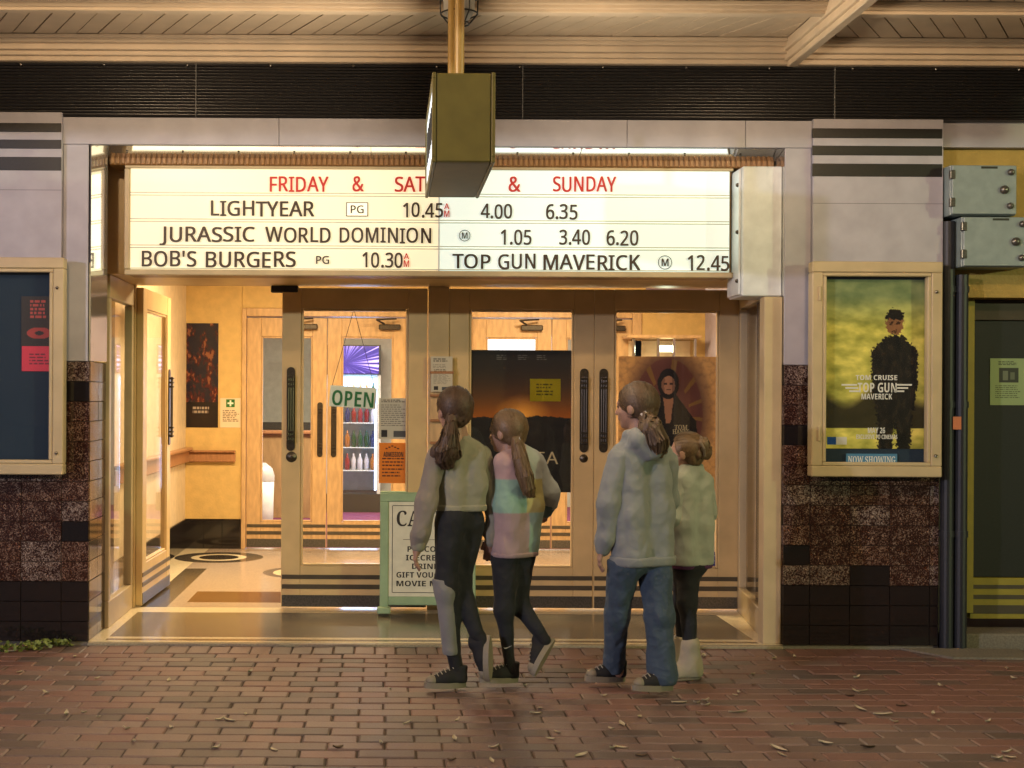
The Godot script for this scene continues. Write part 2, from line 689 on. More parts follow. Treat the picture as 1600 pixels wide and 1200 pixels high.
# ---- the other side of the street: what lights this side ----
func street_side() -> void:
	# two street lamps across the road, outside the frame on either side
	for k in 2:
		var at: Vector3 = [Vector3(-12.5, -0.15, 13.0), Vector3(18.0, -0.15, 13.0)][k]
		var col: Color = [Color(0.95, 0.92, 1.0), Color(0.95, 1.0, 0.72)][k]
		var l := thing("street_lamp", ["street lamp with warm white light across the road", "street lamp with yellow green light across the road"][k], "street lamp", at, "street lamps")
		var metal := M("lamp_metal", lin(0.05, 0.05, 0.05), 0.5)
		var sg: float = [1.0, -1.0][k]
		obj("pole", tube([Vector3(0, 0, 0), Vector3(0, 4.2, 0)], 0.06, 12), metal, l, at)
		obj("arm", tube([Vector3(0, 4.2, 0), Vector3(sg * 0.2, 4.4, 0), Vector3(sg * 0.8, 4.45, 0)], 0.035, 8), metal, l, at)
		obj("lamp_head", bm(Vector3(0.4, 0.3, 0.4), 0.05), M("lamp_glow_%d" % k, lin(0.3, 0.3, 0.25), 0.5, {"emit": col, "energy": 12.0, "tex": null}), l, at + Vector3(sg * 0.9, 4.3, 0))
		var o := OmniLight3D.new()
		o.name = "street_lamp_light"
		o.light_color = col
		o.light_energy = [82.0, 80.0][k]
		o.light_size = 0.15
		o.omni_range = 60.0
		o.omni_attenuation = 2.0
		o.shadow_enabled = true
		l.add_child(o)
		o.position = Vector3(sg * 0.9, 4.3, 0)
	# lit bulkhead lamps under the canopy, nearer the kerb and above the frame
	for k in 2:
		var at: Vector3 = [Vector3(-1.7, 3.39, 2.7), Vector3(2.4, 3.39, 2.7)][k]
		var l := thing("canopy_lamp", ["lit round lamp under the canopy, over the left of the footpath", "lit round lamp under the canopy, over the right of the footpath"][k], "lamp", at, "canopy lamps")
		obj("base", lathe([Vector2(0, 0), Vector2(0.1, 0), Vector2(0.1, -0.04), Vector2(0, -0.05)], 20), M("lamp_metal", lin(0.05, 0.05, 0.05), 0.5), l, at)
		obj("lamp_bulb", lathe([Vector2(0.085, -0.05), Vector2(0.08, -0.11), Vector2(0.05, -0.15), Vector2(0, -0.16), Vector2(0, -0.05), Vector2(0.085, -0.05)], 20), M("canopy_lamp_glow", lin(0.6, 0.5, 0.4), 0.5, {"emit": Color(1.0, 0.86, 0.68), "energy": 6.0, "tex": null}), l, at)
		var o := OmniLight3D.new()
		o.name = "canopy_lamp_light"
		o.light_color = Color(1.0, 0.86, 0.68)
		o.light_energy = 2.0
		o.light_size = 0.06
		o.omni_range = 30.0
		o.omni_attenuation = 2.0
		o.shadow_enabled = true
		l.add_child(o)
		o.position = Vector3(0, -0.105, 0)

func struct(called: String, mesh: Mesh, mat: Material, label: String, at := Vector3.ZERO) -> MeshInstance3D:
	var o := obj(called, mesh, mat, self, at)
	o.set_meta("kind", "structure")
	tag(o, label, called.replace("_", " "))
	return o

func paving() -> void:
	struct("road", bm(Vector3(120, 0.1, 120), 0.0), M("asphalt", Color.WHITE), "dark asphalt road reaching away from the kerb", Vector3(0, -0.2, 0))
	var p := Node3D.new()
	p.name = "pavement"
	add_child(p)
	p.set_meta("kind", "structure")
	tag(p, "red brown brick footpath in front of the cinema", "pavement")
	span(Vector3(-9, -0.15, 0.0), Vector3(11, -0.022, 4.4), "bedding", mats["sand_joint"], p, 0.0)
	span(Vector3(-9, -0.16, 4.4), Vector3(11, -0.012, 4.55), "kerb", mats["concrete"], p, 0.01)
	var spots := []
	# header course along the building
	var x := -5.2
	while x < 6.0:
		spots.append([Vector3(x, 0, 0.13), true])
		x += 0.1155
	var row := 0
	var z := 0.245 + 0.0575
	while z < 4.35:
		x = -5.2 + (0.1155 if row % 2 else 0.0) + rng.randf_range(-0.008, 0.008)
		while x < 6.2:
			spots.append([Vector3(x, 0, z), false])
			x += 0.231
		z += 0.1155
		row += 1
	# those in view, largest first
	var view := []
	for s in spots:
		var v: Vector3 = s[0]
		var d := CAMZ - v.z
		var px := CX + v.x * FOCAL / d
		var py := CY + (EYE + 0.02) * FOCAL / d
		if px > -40 and px < 1640 and py < 1225:
			view.append([v.z, s])
	view.sort_custom(func(a, c): return a[0] > c[0])
	var single := {}
	for k in mini(300, view.size()):
		single[view[k][1]] = true
	var kinds := []
	for k in 4:
		kinds.append([bm(Vector3(0.2275 - 0.001 * k, 0.06, 0.1095 - 0.001 * (k % 2)), 0.006), bm(Vector3(0.112, 0.06, 0.226 - 0.001 * k), 0.006)])
	var rest := {}
	for s in spots:
		var at: Vector3 = s[0] + Vector3(rng.randf_range(-1, 1) * 0.0015, -0.046 + rng.randf_range(-1, 1) * 0.0022, rng.randf_range(-1, 1) * 0.0015)
		var rot := Vector3(rng.randfn() * 0.006, rng.randfn() * 0.006, rng.randfn() * 0.006)
		var red := clampf(0.75 - s[0].z * 0.3 + maxf(0, s[0].x - 1.2) * 0.15, 0.1, 0.8)
		var mi: int = 0 if rng.randf() < red else 1 + rng.randi() % 4
		var me: Mesh = kinds[rng.randi() % 4][1 if s[1] else 0]
		if single.has(s):
			obj("brick", me, mats["brick_%d" % mi], p, at, rot)
		else:
			if not rest.has(mi):
				rest[mi] = begin()
			rest[mi].append_from(me, 0, Transform3D(Basis.from_euler(rot), at))
	for mi in rest:
		var o := obj("far_bricks", rest[mi].commit(), mats["brick_%d" % mi], p)
		o.set_meta("kind", "stuff")
	# a concrete patch round the drain at the downpipes
	var q := W(1490, 1030, 0.0)
	var pp := PackedVector2Array([Vector2(-0.3, -0.1), Vector2(-0.12, 0.16), Vector2(0.3, 0.17), Vector2(0.36, -0.1)])
	var pr := obj("drain_patch", prism(pp, 0.012), mats["concrete"], p, Vector3(3.2, -0.014, 0.14), Vector3(PI / 2, 0, 0))
	pr.position.y = -0.004

func entrance_floor() -> void:
	# terrazzo with inlaid bands and rings, 1 px = 5 mm; covers x -2.0..3.1, z 0.0..-4.7
	var w := 1020
	var h := 940
	var im := Image.create(w, h, false, Image.FORMAT_RGB8)
	var chip := FastNoiseLite.new()
	chip.noise_type = FastNoiseLite.TYPE_CELLULAR
	chip.cellular_return_type = FastNoiseLite.RETURN_CELL_VALUE
	chip.frequency = 0.55
	var cream := Color(0.93, 0.87, 0.73)
	var grey := Color(0.47, 0.44, 0.38)
	var field := Color(0.72, 0.65, 0.58)
	var dark := Color(0.2, 0.18, 0.16)
	for j in h:
		var z := -j * 0.005
		for i in w:
			var x := -2.0 + i * 0.005
			var c := field
			if z > -1.24:
				c = grey
				if z > -0.05 or (z < -0.10 and z > -0.165) or (z < -1.03):
					c = cream
				elif z > -0.10:
					c = Color(0.52, 0.46, 0.36)
				if x < -1.6 or x > 2.12:
					c = cream
			else:
				if x < -1.62 or x > 2.7:
					c = cream
				elif x < -1.45 and z > -3.2 or x > 2.55:
					c = dark.lerp(grey, 0.35)
				if x > -1.35 and x < 2.3 and z > -1.95 and z < -1.45:
					c = Color(0.36, 0.2, 0.1)
				var r1 := Vector2(x + 1.45, z + 3.95).length()
				if r1 < 0.38:
					c = dark.lerp(grey, 0.4) if r1 > 0.24 else (cream if r1 > 0.17 else dark)
				for k in 4:
					var r2 := Vector2(x + 0.62 - k * 1.05, z + 3.0).length()
					if r2 < 0.36:
						c = Color(0.4, 0.38, 0.38) if r2 > 0.28 else cream
			var v := chip.get_noise_2d(i * 1.7, j * 1.7)
			c = c * (0.94 + v * 0.13)
			c.a = 1.0
			im.set_pixel(i, j, c)
	var st := begin()
	var a := [Vector3(-2.0, 0, 0), Vector3(3.1, 0, 0), Vector3(3.1, 0, -4.7), Vector3(-2.0, 0, -4.7)]
	var uv := [Vector2(0, 0), Vector2(1, 0), Vector2(1, 1), Vector2(0, 1)]
	for k in [0, 2, 1, 0, 3, 2]:
		st.set_uv(uv[k])
		st.set_normal(Vector3.UP)
		st.add_vertex(a[k])
	var m := printed("terrazzo", im, 0.17)
	m.metallic_specular = 0.55
	var o := struct("entrance_floor", st.commit(), m, "polished terrazzo floor with cream bands running into the foyer")
	span(Vector3(-2.0, -0.15, -4.7), Vector3(3.1, -0.004, -0.001), "slab", mats["concrete"], o, 0.0)
	span(Vector3(-1.685, -0.02, 0.0), Vector3(2.24, -0.001, 0.03), "nosing", M("nosing", lin(0.42, 0.36, 0.24), 0.4, {"tex": grain_tex}), o, 0.004)

var cinema: Node3D

func stripes(parent: Node, x0: float, x1: float, z: float, rows: Array) -> void:
	for r in rows:
		var a := W((x0 + x1) / 2, r[0], z)
		var b := W((x0 + x1) / 2, r[1], z)
		var l := W(x0, r[0], z).x
		var rr := W(x1, r[0], z).x
		span(Vector3(l, b.y, z - 0.004), Vector3(rr, a.y, z + 0.004), "stripe", mats["black_stripe"], parent)

func tile_rows(parent: Node, cols: Array, z: float, side := 0.0, skip_above := 99.0) -> void:
	# cols: [from, to] across; on the front (side 0) or on a reveal at x = side
	var pitch := 0.1133
	for r in 14:
		if (r + 1) * pitch > skip_above + 0.05:
			continue
		for c in cols:
			var m: Material = mats["dark_tile"]
			if r > 2:
				var q := rng.randf()
				m = mats["dark_tile"] if q < 0.08 else mats["speckle_tile_%d" % (0 if q < 0.4 else 1 if q < 0.72 else 2)]
			var w: float = c[1] - c[0] - 0.003
			var mid: float = (c[0] + c[1]) / 2
			var out := 0.0012 * rng.randf()
			if side == 0.0:
				obj("tile", bm(Vector3(w, pitch - 0.003, 0.012), 0.0015), m, parent, Vector3(mid, (r + 0.5) * pitch, z - 0.006 + out))
			else:
				obj("tile", bm(Vector3(0.012, pitch - 0.003, w), 0.0015), m, parent, Vector3(side + (-0.006 + out) * (1 if side < 0 else -1), (r + 0.5) * pitch, mid))

func building() -> void:
	cinema = thing("cinema_building", "cinema front of white panels, speckled brown tiles and yellow doors", "building")
	var b := cinema
	# shell behind everything
	span(Vector3(-6, 2.83, -0.4), Vector3(7, 6.5, -0.03), "upper_wall", mats["white_panel"], b)
	span(Vector3(-5, 2.83, -11.2), Vector3(6, 3.0, -0.45), "roof", mats["ceiling_white"], b)
	span(Vector3(-5, -0.1, -11.2), Vector3(6, 2.82, -11.0), "rear_wall", mats["cream_wall"], b)
	span(Vector3(-5.1, -0.1, -11.0), Vector3(-4.9, 2.82, -0.45), "side_wall", mats["cream_wall"], b)
	span(Vector3(5.9, -0.1, -11.0), Vector3(6.1, 2.82, -0.45), "side_wall", mats["cream_wall"], b)
	# left pier
	var lp := part("pier", b)
	span(Vector3(-6, -0.1, -0.43), Vector3(-1.697, 2.97, -0.0125), "core", mats["grout"], lp, 0.0)
	var ly := W(118, 558, 0).y
	span(Vector3(-1.84, 1.588, -0.012), Vector3(-1.697, 2.815, 0.0), "panel", mats["white_panel"], lp)
	span(Vector3(-6, 1.588, -0.012), Vector3(-1.842, 2.99, 0.03), "panel", mats["white_panel"], lp)
	span(Vector3(-6, 2.55, 0.0302), Vector3(-1.842, 2.552, 0.0306), "seam", mats["grout"], lp, 0.0)
	var rv := obj("reveal_panel", bm(Vector3(0.168, 1.226, 0.01), 0.001), mats["gloss_panel"], lp, Vector3(-1.6555, 2.2015, -0.078))
	rv.rotation.y = atan2(0.155, 0.06)
	span(Vector3(-1.71, 1.588, -0.43), Vector3(-1.686, 2.815, -0.16), "reveal_panel", mats["ochre_paint"], lp)
	stripes(lp, -120, 96, 0.03, [[192, 206], [218, 232], [245, 266]])
	var cols := [[-1.84, -1.685]]
	for k in 4:
		cols.append([-1.84 - (k + 1) * 0.229, -1.84 - k * 0.229])
	tile_rows(lp, cols, 0.0)
	tile_rows(lp, [[-0.2285, -0.013], [-0.43, -0.2285]], 0.0, -1.685)
	# right pier
	var rp := part("pier", b)
	span(Vector3(2.258, -0.1, -0.6), Vector3(3.125, 2.97, -0.0125), "core", mats["grout"], rp, 0.0)
	span(Vector3(2.246, 1.588, -0.012), Vector3(2.394, 2.815, 0.0), "panel", mats["white_panel"], rp)
	span(Vector3(2.396, 1.588, -0.012), Vector3(3.129, 2.975, 0.03), "panel", mats["white_panel"], rp)
	span(Vector3(2.396, 2.498, 0.0302), Vector3(3.129, 2.5, 0.0306), "seam", mats["grout"], rp, 0.0)
	span(Vector3(2.2465, 1.588, -0.5), Vector3(2.2575, 2.815, -0.0125), "reveal_panel", mats["gloss_panel"], rp)
	stripes(rp, 1269, 1472, 0.03, [[201, 216], [228, 243], [256, 276]])
	tile_rows(rp, [[2.246, 2.396], [2.398, 2.624], [2.624, 2.85], [2.85, 3.076], [3.076, 3.128]], 0.0)
	tile_rows(rp, [[-0.12, -0.013]], 0.0, 2.246)
	# lintel panels over the entrance, with their joints
	var xs := [-1.842, -0.62, 0.4, 1.35, 2.02, 2.396]
	for k in xs.size() - 1:
		span(Vector3(xs[k] + 0.0012, 2.816, -0.025), Vector3(xs[k + 1] - 0.0012, 2.968, 0.006), "fascia_panel", mats["white_panel"], b, 0.0015)
	# glossy soffit of the entrance
	for k in 3:
		var x0: float = [-1.685, -0.1, 1.1][k]
		var x1: float = [-0.1, 1.1, 2.246][k]
		var sp := obj("soffit_panel", bm(Vector3(x1 - x0 - 0.002, 0.008, 0.162), 0.001), mats["gloss_panel"], b, Vector3((x0 + x1) / 2, 2.7975, -0.1035))
		sp.rotation.x = -0.25
	for k in 12:
		obj("screw", lathe([Vector2(0, -0.004), Vector2(0.006, -0.003), Vector2(0.007, 0)], 8), mats["bronze"], b, Vector3(-1.5 + k * 0.32, 2.79, -0.1))
	# ribbed black band
	var band := part("ribbed_band", b)
	var px := [-6.0, -1.09, 0.757, 2.52, 7.0]
	for k in 4:
		var st := begin()
		var n := 17
		var y0 := 2.972
		var dy := 0.302 / n
		for r in n:
			var prof := [[0.0, 0.0], [0.18, 0.012], [0.5, 0.016], [0.72, 0.012], [0.84, 0.0], [1.0, 0.0]]
			for i in prof.size() - 1:
				var p0 := Vector2(y0 + (r + prof[i][0]) * dy, prof[i][1])
				var p1 := Vector2(y0 + (r + prof[i + 1][0]) * dy, prof[i + 1][1])
				var nn := Vector3(0, -(p1.y - p0.y), p1.x - p0.x).normalized()
				quad(st, Vector3(px[k] + 0.002, p0.x, p0.y), Vector3(px[k + 1] - 0.002, p0.x, p0.y), Vector3(px[k + 1] - 0.002, p1.x, p1.y), Vector3(px[k] + 0.002, p1.x, p1.y), nn)
		obj("ribbed_panel", st.commit(), mats["black_metal"], band)
		span(Vector3(px[k] - 0.003, 2.97, 0.0), Vector3(px[k] + 0.003, 3.274, 0.0175), "joint_strip", M("joint_strip", lin(0.1, 0.1, 0.1), 0.4), band, 0.001)
	span(Vector3(-6, 2.97, -0.029), Vector3(7, 3.3, -0.001), "backing", mats["black_metal"], band)
	for k in 22:
		obj("bolt", lathe([Vector2(0, 0.008), Vector2(0.006, 0.006), Vector2(0.009, 0)], 8), mats["chrome"], band, Vector3(-4.9 + k * 0.47, 3.262, 0.017), Vector3(PI / 2, 0, 0))
	# over the doors: box behind the lit sign, ochre side walls
	span(Vector3(-1.71, 2.122, -1.26), Vector3(2.36, 2.825, -0.43), "lintel_box", mats["door_paint"], b)
		# side display windows of the recess
	side_window(Vector3(-1.688, 0, -0.432), Vector3(-1.688, 0, -1.19), -1)
	side_window(Vector3(2.2, 0, -0.135), Vector3(2.33, 0, -1.19), 1)
	span(Vector3(2.142, 0.0, -0.13), Vector3(2.2445, 1.976, -0.03), "corner_post", mats["beige_frame"], b, 0.004)
	outer_doors()
	side_bay()

func side_window(a: Vector3, c: Vector3, sg: int) -> void:
	var w := part("display_window", cinema)
	var l := (c - a).length()
	var tf := Transform3D(Basis(Vector3.UP, atan2(-(c - a).z, (c - a).x)), a)
	var zo := 0.022 if sg < 0 else -0.022
	var st := begin()
	for r in [[0.0, 0.0, l, 0.16], [0.0, 0.16, 0.055, 1.98], [l - 0.06, 0.16, l, 1.98], [0.0, 1.98, l, 2.12]]:
		put_box(st, Vector3((r[0] + r[2]) / 2, (r[1] + r[3]) / 2, 0), Vector3(r[2] - r[0] - 0.001, r[3] - r[1] - 0.001, 0.05), 0.004)
	var f := obj("window_frame", st.commit(), mats["beige_frame"], w)
	f.transform = tf
	var g := obj("pane", bm(Vector3(l - 0.12, 1.81, 0.006), 0.001), mats["glass"], w)
	g.transform = tf * Transform3D(Basis(), Vector3(l / 2, 1.07, 0))
	var back := obj("display_back", bm(Vector3(l, 2.1, 0.02), 0.001), M("display_back", lin(0.2, 0.12, 0.06), 0.6), w)
	back.transform = tf * Transform3D(Basis(), Vector3(l / 2, 1.06, -0.11 if sg < 0 else 0.11))
	# which side of the pane is inside depends on the turn of the wall: check and mirror
	var inward := (back.transform.origin - (a + c) / 2).x * sg
	if inward < 0:
		back.transform = tf * Transform3D(Basis(), Vector3(l / 2, 1.06, 0.11 if sg < 0 else -0.11))
	var im := blank(64, 160, Color(0.42, 0.36, 0.26) if sg < 0 else Color(0.5, 0.47, 0.1))
	for j in 160:
		for i in 64:
			var v := sin(i * 0.21 + sin(j * 0.07) * 2.0) * 0.5 + 0.5
			im.set_pixel(i, j, im.get_pixel(i, j).lerp(Color(0.2, 0.14, 0.1) if sg < 0 else Color(0.62, 0.58, 0.2), v * 0.5 if j > 20 else 0.1))
	var ps := obj("print", sheet_mesh(0.5, 1.3), printed("display_print_%d" % (sg + 1), im), w)
	ps.transform = Transform3D(Basis(Vector3.UP, PI / 2 if sg < 0 else -PI / 2), back.transform.origin + Vector3(-sg * 0.016, 0.22, 0))

func handle(parent: Node3D, at: Vector3, h := 0.55, w := 0.055) -> void:
	var n := Node3D.new()
	n.name = "handle"
	parent.add_child(n, true)
	n.position = at
	var st := begin()
	put_prism(st, rounded(w, h, w * 0.49), 0.008, Transform3D())
	for k in 3:
		put_tube(st, [Vector3((k - 1) * w * 0.27, -h * 0.4, 0.022), Vector3((k - 1) * w * 0.27, h * 0.4, 0.022)], w * 0.1, 6)
	for s in [-1, 1]:
		for k in 3:
			put_box(st, Vector3(0, s * h * (0.27 + 0.055 * k), 0.02), Vector3(w * 0.8, 0.014, 0.03), 0.004)
	var o := MeshInstance3D.new()
	o.name = "pull_handle"
	o.mesh = st.commit()
	o.material_override = mats["bronze"]
	# a handle is one mesh: the holder only turns it
	parent.remove_child(n)
	parent.add_child(o, true)
	o.position = at
	n.free()

func leaf(w: float, h: float, stile: float, top: float, bottom: float, mat: Material, stripes_on := true, handle_x := 0.0, handle_y := 1.0, hh := 0.55) -> Node3D:
	# hinge corner at the origin, leaf along +x, front to +z
	var d := Node3D.new()
	d.name = "door"
	cinema.add_child(d, true)
	var st := begin()
	put_box(st, Vector3(stile / 2, h / 2, 0), Vector3(stile, h, 0.045), 0.003)
	put_box(st, Vector3(w - stile / 2, h / 2, 0), Vector3(stile, h, 0.045), 0.003)
	put_box(st, Vector3(w / 2, h - top / 2, 0), Vector3(w - 2 * stile - 0.001, top, 0.043), 0.003)
	put_box(st, Vector3(w / 2, bottom / 2, 0), Vector3(w - 2 * stile - 0.001, bottom, 0.043), 0.003)
	for e in [[stile + 0.008, 0], [w - stile - 0.008, 0]]:
		put_box(st, Vector3(e[0], (h - top + bottom) / 2, 0), Vector3(0.015, h - top - bottom - 0.002, 0.03), 0.005)
	for y in [bottom + 0.008, h - top - 0.008]:
		put_box(st, Vector3(w / 2, y, 0), Vector3(w - 2 * stile - 0.034, 0.015, 0.03), 0.005)
	var fr := MeshInstance3D.new()
	fr.name = "door_frame"
	fr.mesh = st.commit()
	fr.material_override = mat
	d.add_child(fr, true)
	var g := MeshInstance3D.new()
	g.name = "glass_pane"
	g.mesh = bm(Vector3(w - 2 * stile - 0.016, h - top - bottom - 0.016, 0.006), 0.0005)
	g.material_override = mats["glass"]
	d.add_child(g, true)
	g.position = Vector3(w / 2, (h - top + bottom) / 2, 0)
	if stripes_on:
		for r in [[0.0, 0.075], [0.115, 0.145], [0.18, 0.208]]:
			var s := MeshInstance3D.new()
			s.name = "kick_plate" if r[0] == 0.0 else "stripe"
			s.mesh = bm(Vector3(w - 0.012, r[1] - r[0], 0.004), 0.001)
			s.material_override = mats["kick_plate" if r[0] == 0.0 else "dark_stripe"]
			d.add_child(s, true)
			s.position = Vector3(w / 2, (r[0] + r[1]) / 2 + 0.004, 0.0245)
	if handle_x > 0.0:
		handle(d, Vector3(handle_x, handle_y, 0.023), hh, hh * 0.1)
	return d

func outer_doors() -> void:
	var z := -1.2
	var k := (CAMZ - z) / FOCAL
	# frame
	span(Vector3(-1.70, 0, -1.255), Vector3(-1.655, 2.12, -1.195), "door_jamb", mats["door_paint"], cinema, 0.003)
	span(Vector3(0.268, 0, -1.255), Vector3(0.405, 2.12, -1.19), "door_jamb", mats["door_paint"], cinema, 0.003)
	span(Vector3(2.312, 0, -1.255), Vector3(2.36, 2.12, -1.195), "door_jamb", mats["door_paint"], cinema, 0.003)
	var h := 2.095
	var a := leaf(0.955, h, 0.125, 0.135, 0.27, mats["door_paint"], true, 0.06, 1.3)
	a.position = Vector3(-0.692, 0.012, -1.222)
	disc(a, "push_plate", Vector3(0.065, 0.985, 0.0235), 0.036)
	var b := leaf(0.95, h, 0.13, 0.135, 0.265, mats["door_paint"], true, 0.885, 1.3)
	b.position = Vector3(0.407, 0.012, -1.222)
	disc(b, "lock", Vector3(0.885, 0.985, 0.0235), 0.028)
	var c := leaf(0.95, h, 0.13, 0.135, 0.265, mats["door_paint"], true, 0.06, 1.3)
	c.position = Vector3(1.36, 0.012, -1.222)
	# the open leaf, folded back into the foyer
	var d := leaf(0.955, h, 0.125, 0.135, 0.27, mats["door_paint"], true, 0.89, 1.3)
	d.position = Vector3(-1.632, 0.012, -1.235)
	d.rotation.y = deg_to_rad(88.5)
	# closer arm box on the head
	slab("door_sensor", 423, 446, 466, 457, -1.195, 0.05, mats["navy_pipe"], cinema, 0.006)

func disc(parent: Node3D, called: String, at: Vector3, r: float) -> void:
	var o := MeshInstance3D.new()
	o.name = called
	o.mesh = lathe([Vector2(0, 0.008), Vector2(r * 0.5, 0.008), Vector2(r * 0.55, 0.006), Vector2(r * 0.9, 0.006), Vector2(r, 0)], 20)
	o.material_override = mats["bronze"]
	parent.add_child(o, true)
	o.position = at
	o.rotation.x = PI / 2

func side_bay() -> void:
	# the neighbouring bay on the right: ochre wall over a dark door
	var b := thing("side_entrance", "ochre wall with a black door in a yellow frame beside the downpipes", "doorway", Vector3(3.6, 0, -0.2))
	var wall := M("side_ochre", lin(0.42, 0.28, 0.06), 0.6, {"norm": grain_norm, "nscale": 0.2})
	span(Vector3(3.126, 1.98, -0.35), Vector3(6.9, 2.97, -0.08), "wall", wall, b)
	span(Vector3(3.126, -0.1, -0.35), Vector3(3.34, 1.98, -0.2), "wall", M("side_dark", lin(0.05, 0.035, 0.02), 0.6), b)
	var fr := M("yellow_frame", lin(0.32, 0.26, 0.03), 0.5)
	span(Vector3(3.34, 0.16, -0.3), Vector3(3.40, 1.98, -0.17), "frame", fr, b)
	span(Vector3(3.34, 1.86, -0.3), Vector3(6.9, 1.979, -0.22), "frame", M("side_dark", lin(0.05, 0.035, 0.02), 0.6), b)
	span(Vector3(3.402, 0.36, -0.3), Vector3(4.6, 1.858, -0.24), "door", M("black_door", lin(0.008, 0.008, 0.009), 0.6, {"tex": grain_tex}), b)
	span(Vector3(4.602, 0.36, -0.3), Vector3(6.9, 1.858, -0.24), "wall", wall, b)
	span(Vector3(3.402, 0.12, -0.3), Vector3(6.9, 0.358, -0.22), "kick_board", fr, b)
	for r in [[0.15, 0.2], [0.235, 0.26], [0.295, 0.318]]:
		span(Vector3(3.402, r[0], -0.219), Vector3(6.9, r[1], -0.216), "stripe", mats["dark_stripe"], b, 0.0005)
	span(Vector3(3.13, -0.1, -0.3), Vector3(6.9, 0.06, -0.06), "step", mats["concrete"], b, 0.01)
	var im := blank(96, 128, Color(0.55, 0.62, 0.42))
	plain_lines(im, 22, 8, 80, 20, 3, Color(0.2, 0.22, 0.15), 4)
	im.fill_rect(Rect2i(24, 26, 52, 40), Color(0.16, 0.16, 0.13))
	im.fill_rect(Rect2i(34, 34, 14, 26), Color(0.4, 0.42, 0.34))
	im.fill_rect(Rect2i(54, 38, 12, 20), Color(0.36, 0.38, 0.3))
	plain_lines(im, 14, 74, 86, 112, 7, Color(0.28, 0.32, 0.2), 5)
	var n := paper("door_notice", 1547, 560, 1603, 633, -0.236, printed("door_notice", im), self)
	tag(n, "pale green paper notice on the black side door", "notice")

func canopy() -> void:
	var c := thing("canopy", "cream painted street canopy with diagonal boarding and moulded beams", "canopy", Vector3(0, 3.4, 0))
	var m: Material = mats["canopy_cream"]
	span(Vector3(-6, 3.412, 0.0), Vector3(7, 3.5, 3.3), "deck", m, c)
	span(Vector3(-6, 3.2, 3.3), Vector3(7, 3.6, 3.4), "edge_board", m, c)
	span(Vector3(-6, 3.392, 1.3), Vector3(7, 3.411, 3.295), "ceiling", m, c)
	# cornice along the wall, in steps
	for s in [[3.276, 3.392, 0.001, 0.05], [3.3, 3.392, 0.05, 0.085], [3.322, 3.392, 0.085, 0.125], [3.352, 3.392, 0.125, 0.165], [3.37, 3.392, 0.165, 0.19]]:
		span(Vector3(-6, s[0], s[2] + 0.0005), Vector3(7, s[1] - 0.0005, s[3]), "cornice_step", m, c, 0.004)
	# battens along and across
	for z in [0.72, 1.28]:
		for s in [[0.0, 0.14, 0.022], [0.02, 0.12, 0.04], [0.04, 0.1, 0.055]]:
			span(Vector3(-6, 3.392 - s[2], z + s[0]), Vector3(7, 3.392, z + s[1]), "batten", m, c, 0.004)
	for x in [-3.35, 2.2]:
		for s in [[0.0, 0.13, 0.06], [0.02, 0.11, 0.1], [0.04, 0.09, 0.13]]:
			span(Vector3(x + s[0], 3.392 - s[2], 0.051), Vector3(x + s[1], 3.3915, 3.29), "cross_beam", m, c, 0.004)
	# boards laid aslant between the battens
	var pitch := 0.118
	for bay in [[0.19, 0.72], [0.862, 1.279]]:
		for side in [[-3.22, 2.2, 0.52], [2.33, 5.5, -0.62], [-6.0, -3.35, -0.62]]:
			var dx: float = side[2] * (bay[1] - bay[0])
			var x: float = side[0] - absf(dx)
			while x < side[1] + absf(dx):
				var poly := PackedVector2Array([Vector2(x + 0.004, bay[0]), Vector2(x + pitch - 0.004, bay[0]), Vector2(x + pitch - 0.004 + dx, bay[1]), Vector2(x - 0.0 + 0.004 + dx, bay[1])])
				var box := PackedVector2Array([Vector2(side[0], bay[0]), Vector2(side[1], bay[0]), Vector2(side[1], bay[1]), Vector2(side[0], bay[1])])
				for q in Geometry2D.intersect_polygons(poly, box):
					var st := begin()
					put_prism(st, q, 0.016, Transform3D(Basis(Vector3.RIGHT, PI / 2), Vector3(0, 3.408 + rng.randf_range(-0.0015, 0.0015), 0)))
					obj("board", st.commit(), m, c)
				x += pitch
	# caged bulkhead lamp, unlit, above the hanging sign
	var l := thing("bulkhead_lamp", "unlit round bulkhead lamp in a black wire cage under the canopy", "lamp", Vector3(0.34, 3.39, 1.05))
	obj("base", lathe([Vector2(0, 0), Vector2(0.1, 0), Vector2(0.1, -0.05), Vector2(0.085, -0.06), Vector2(0, -0.06)], 24), mats["navy_pipe"], l, Vector3(0.34, 3.39, 1.05))
	obj("glass_dome", lathe([Vector2(0.078, -0.06), Vector2(0.075, -0.12), Vector2(0.05, -0.155), Vector2(0, -0.165)], 24), M("frosted", lin(0.55, 0.56, 0.55), 0.3), l, Vector3(0.34, 3.39, 1.05))
	var cg := begin()
	for k in 6:
		var a := TAU * k / 6
		var u := Vector3(cos(a), 0, sin(a))
		put_tube(cg, [u * 0.092 + Vector3(0, -0.05, 0), u * 0.09 + Vector3(0, -0.13, 0), u * 0.05 + Vector3(0, -0.178, 0)], 0.004, 6)
	for r in [[0.09, -0.13], [0.05, -0.178]]:
		var ring := []
		for k in 17:
			ring.append(Vector3(cos(TAU * k / 16) * r[0], r[1], sin(TAU * k / 16) * r[0]))
		put_tube(cg, ring, 0.004, 6)
	obj("cage", cg.commit(), mats["navy_pipe"], l, Vector3(0.34, 3.39, 1.05))

func area(called: String, parent: Node, at: Vector3, size: Vector2, col: Color, e: float, rot := Vector3.ZERO) -> void:
	var a := AreaLight3D.new()
	a.name = called
	a.area_size = size
	a.light_color = col
	a.light_energy = e
	a.area_range = 30.0
	a.area_attenuation = 2.0
	a.shadow_enabled = true
	parent.add_child(a)
	a.position = at - base_of(parent)
	a.rotation = rot

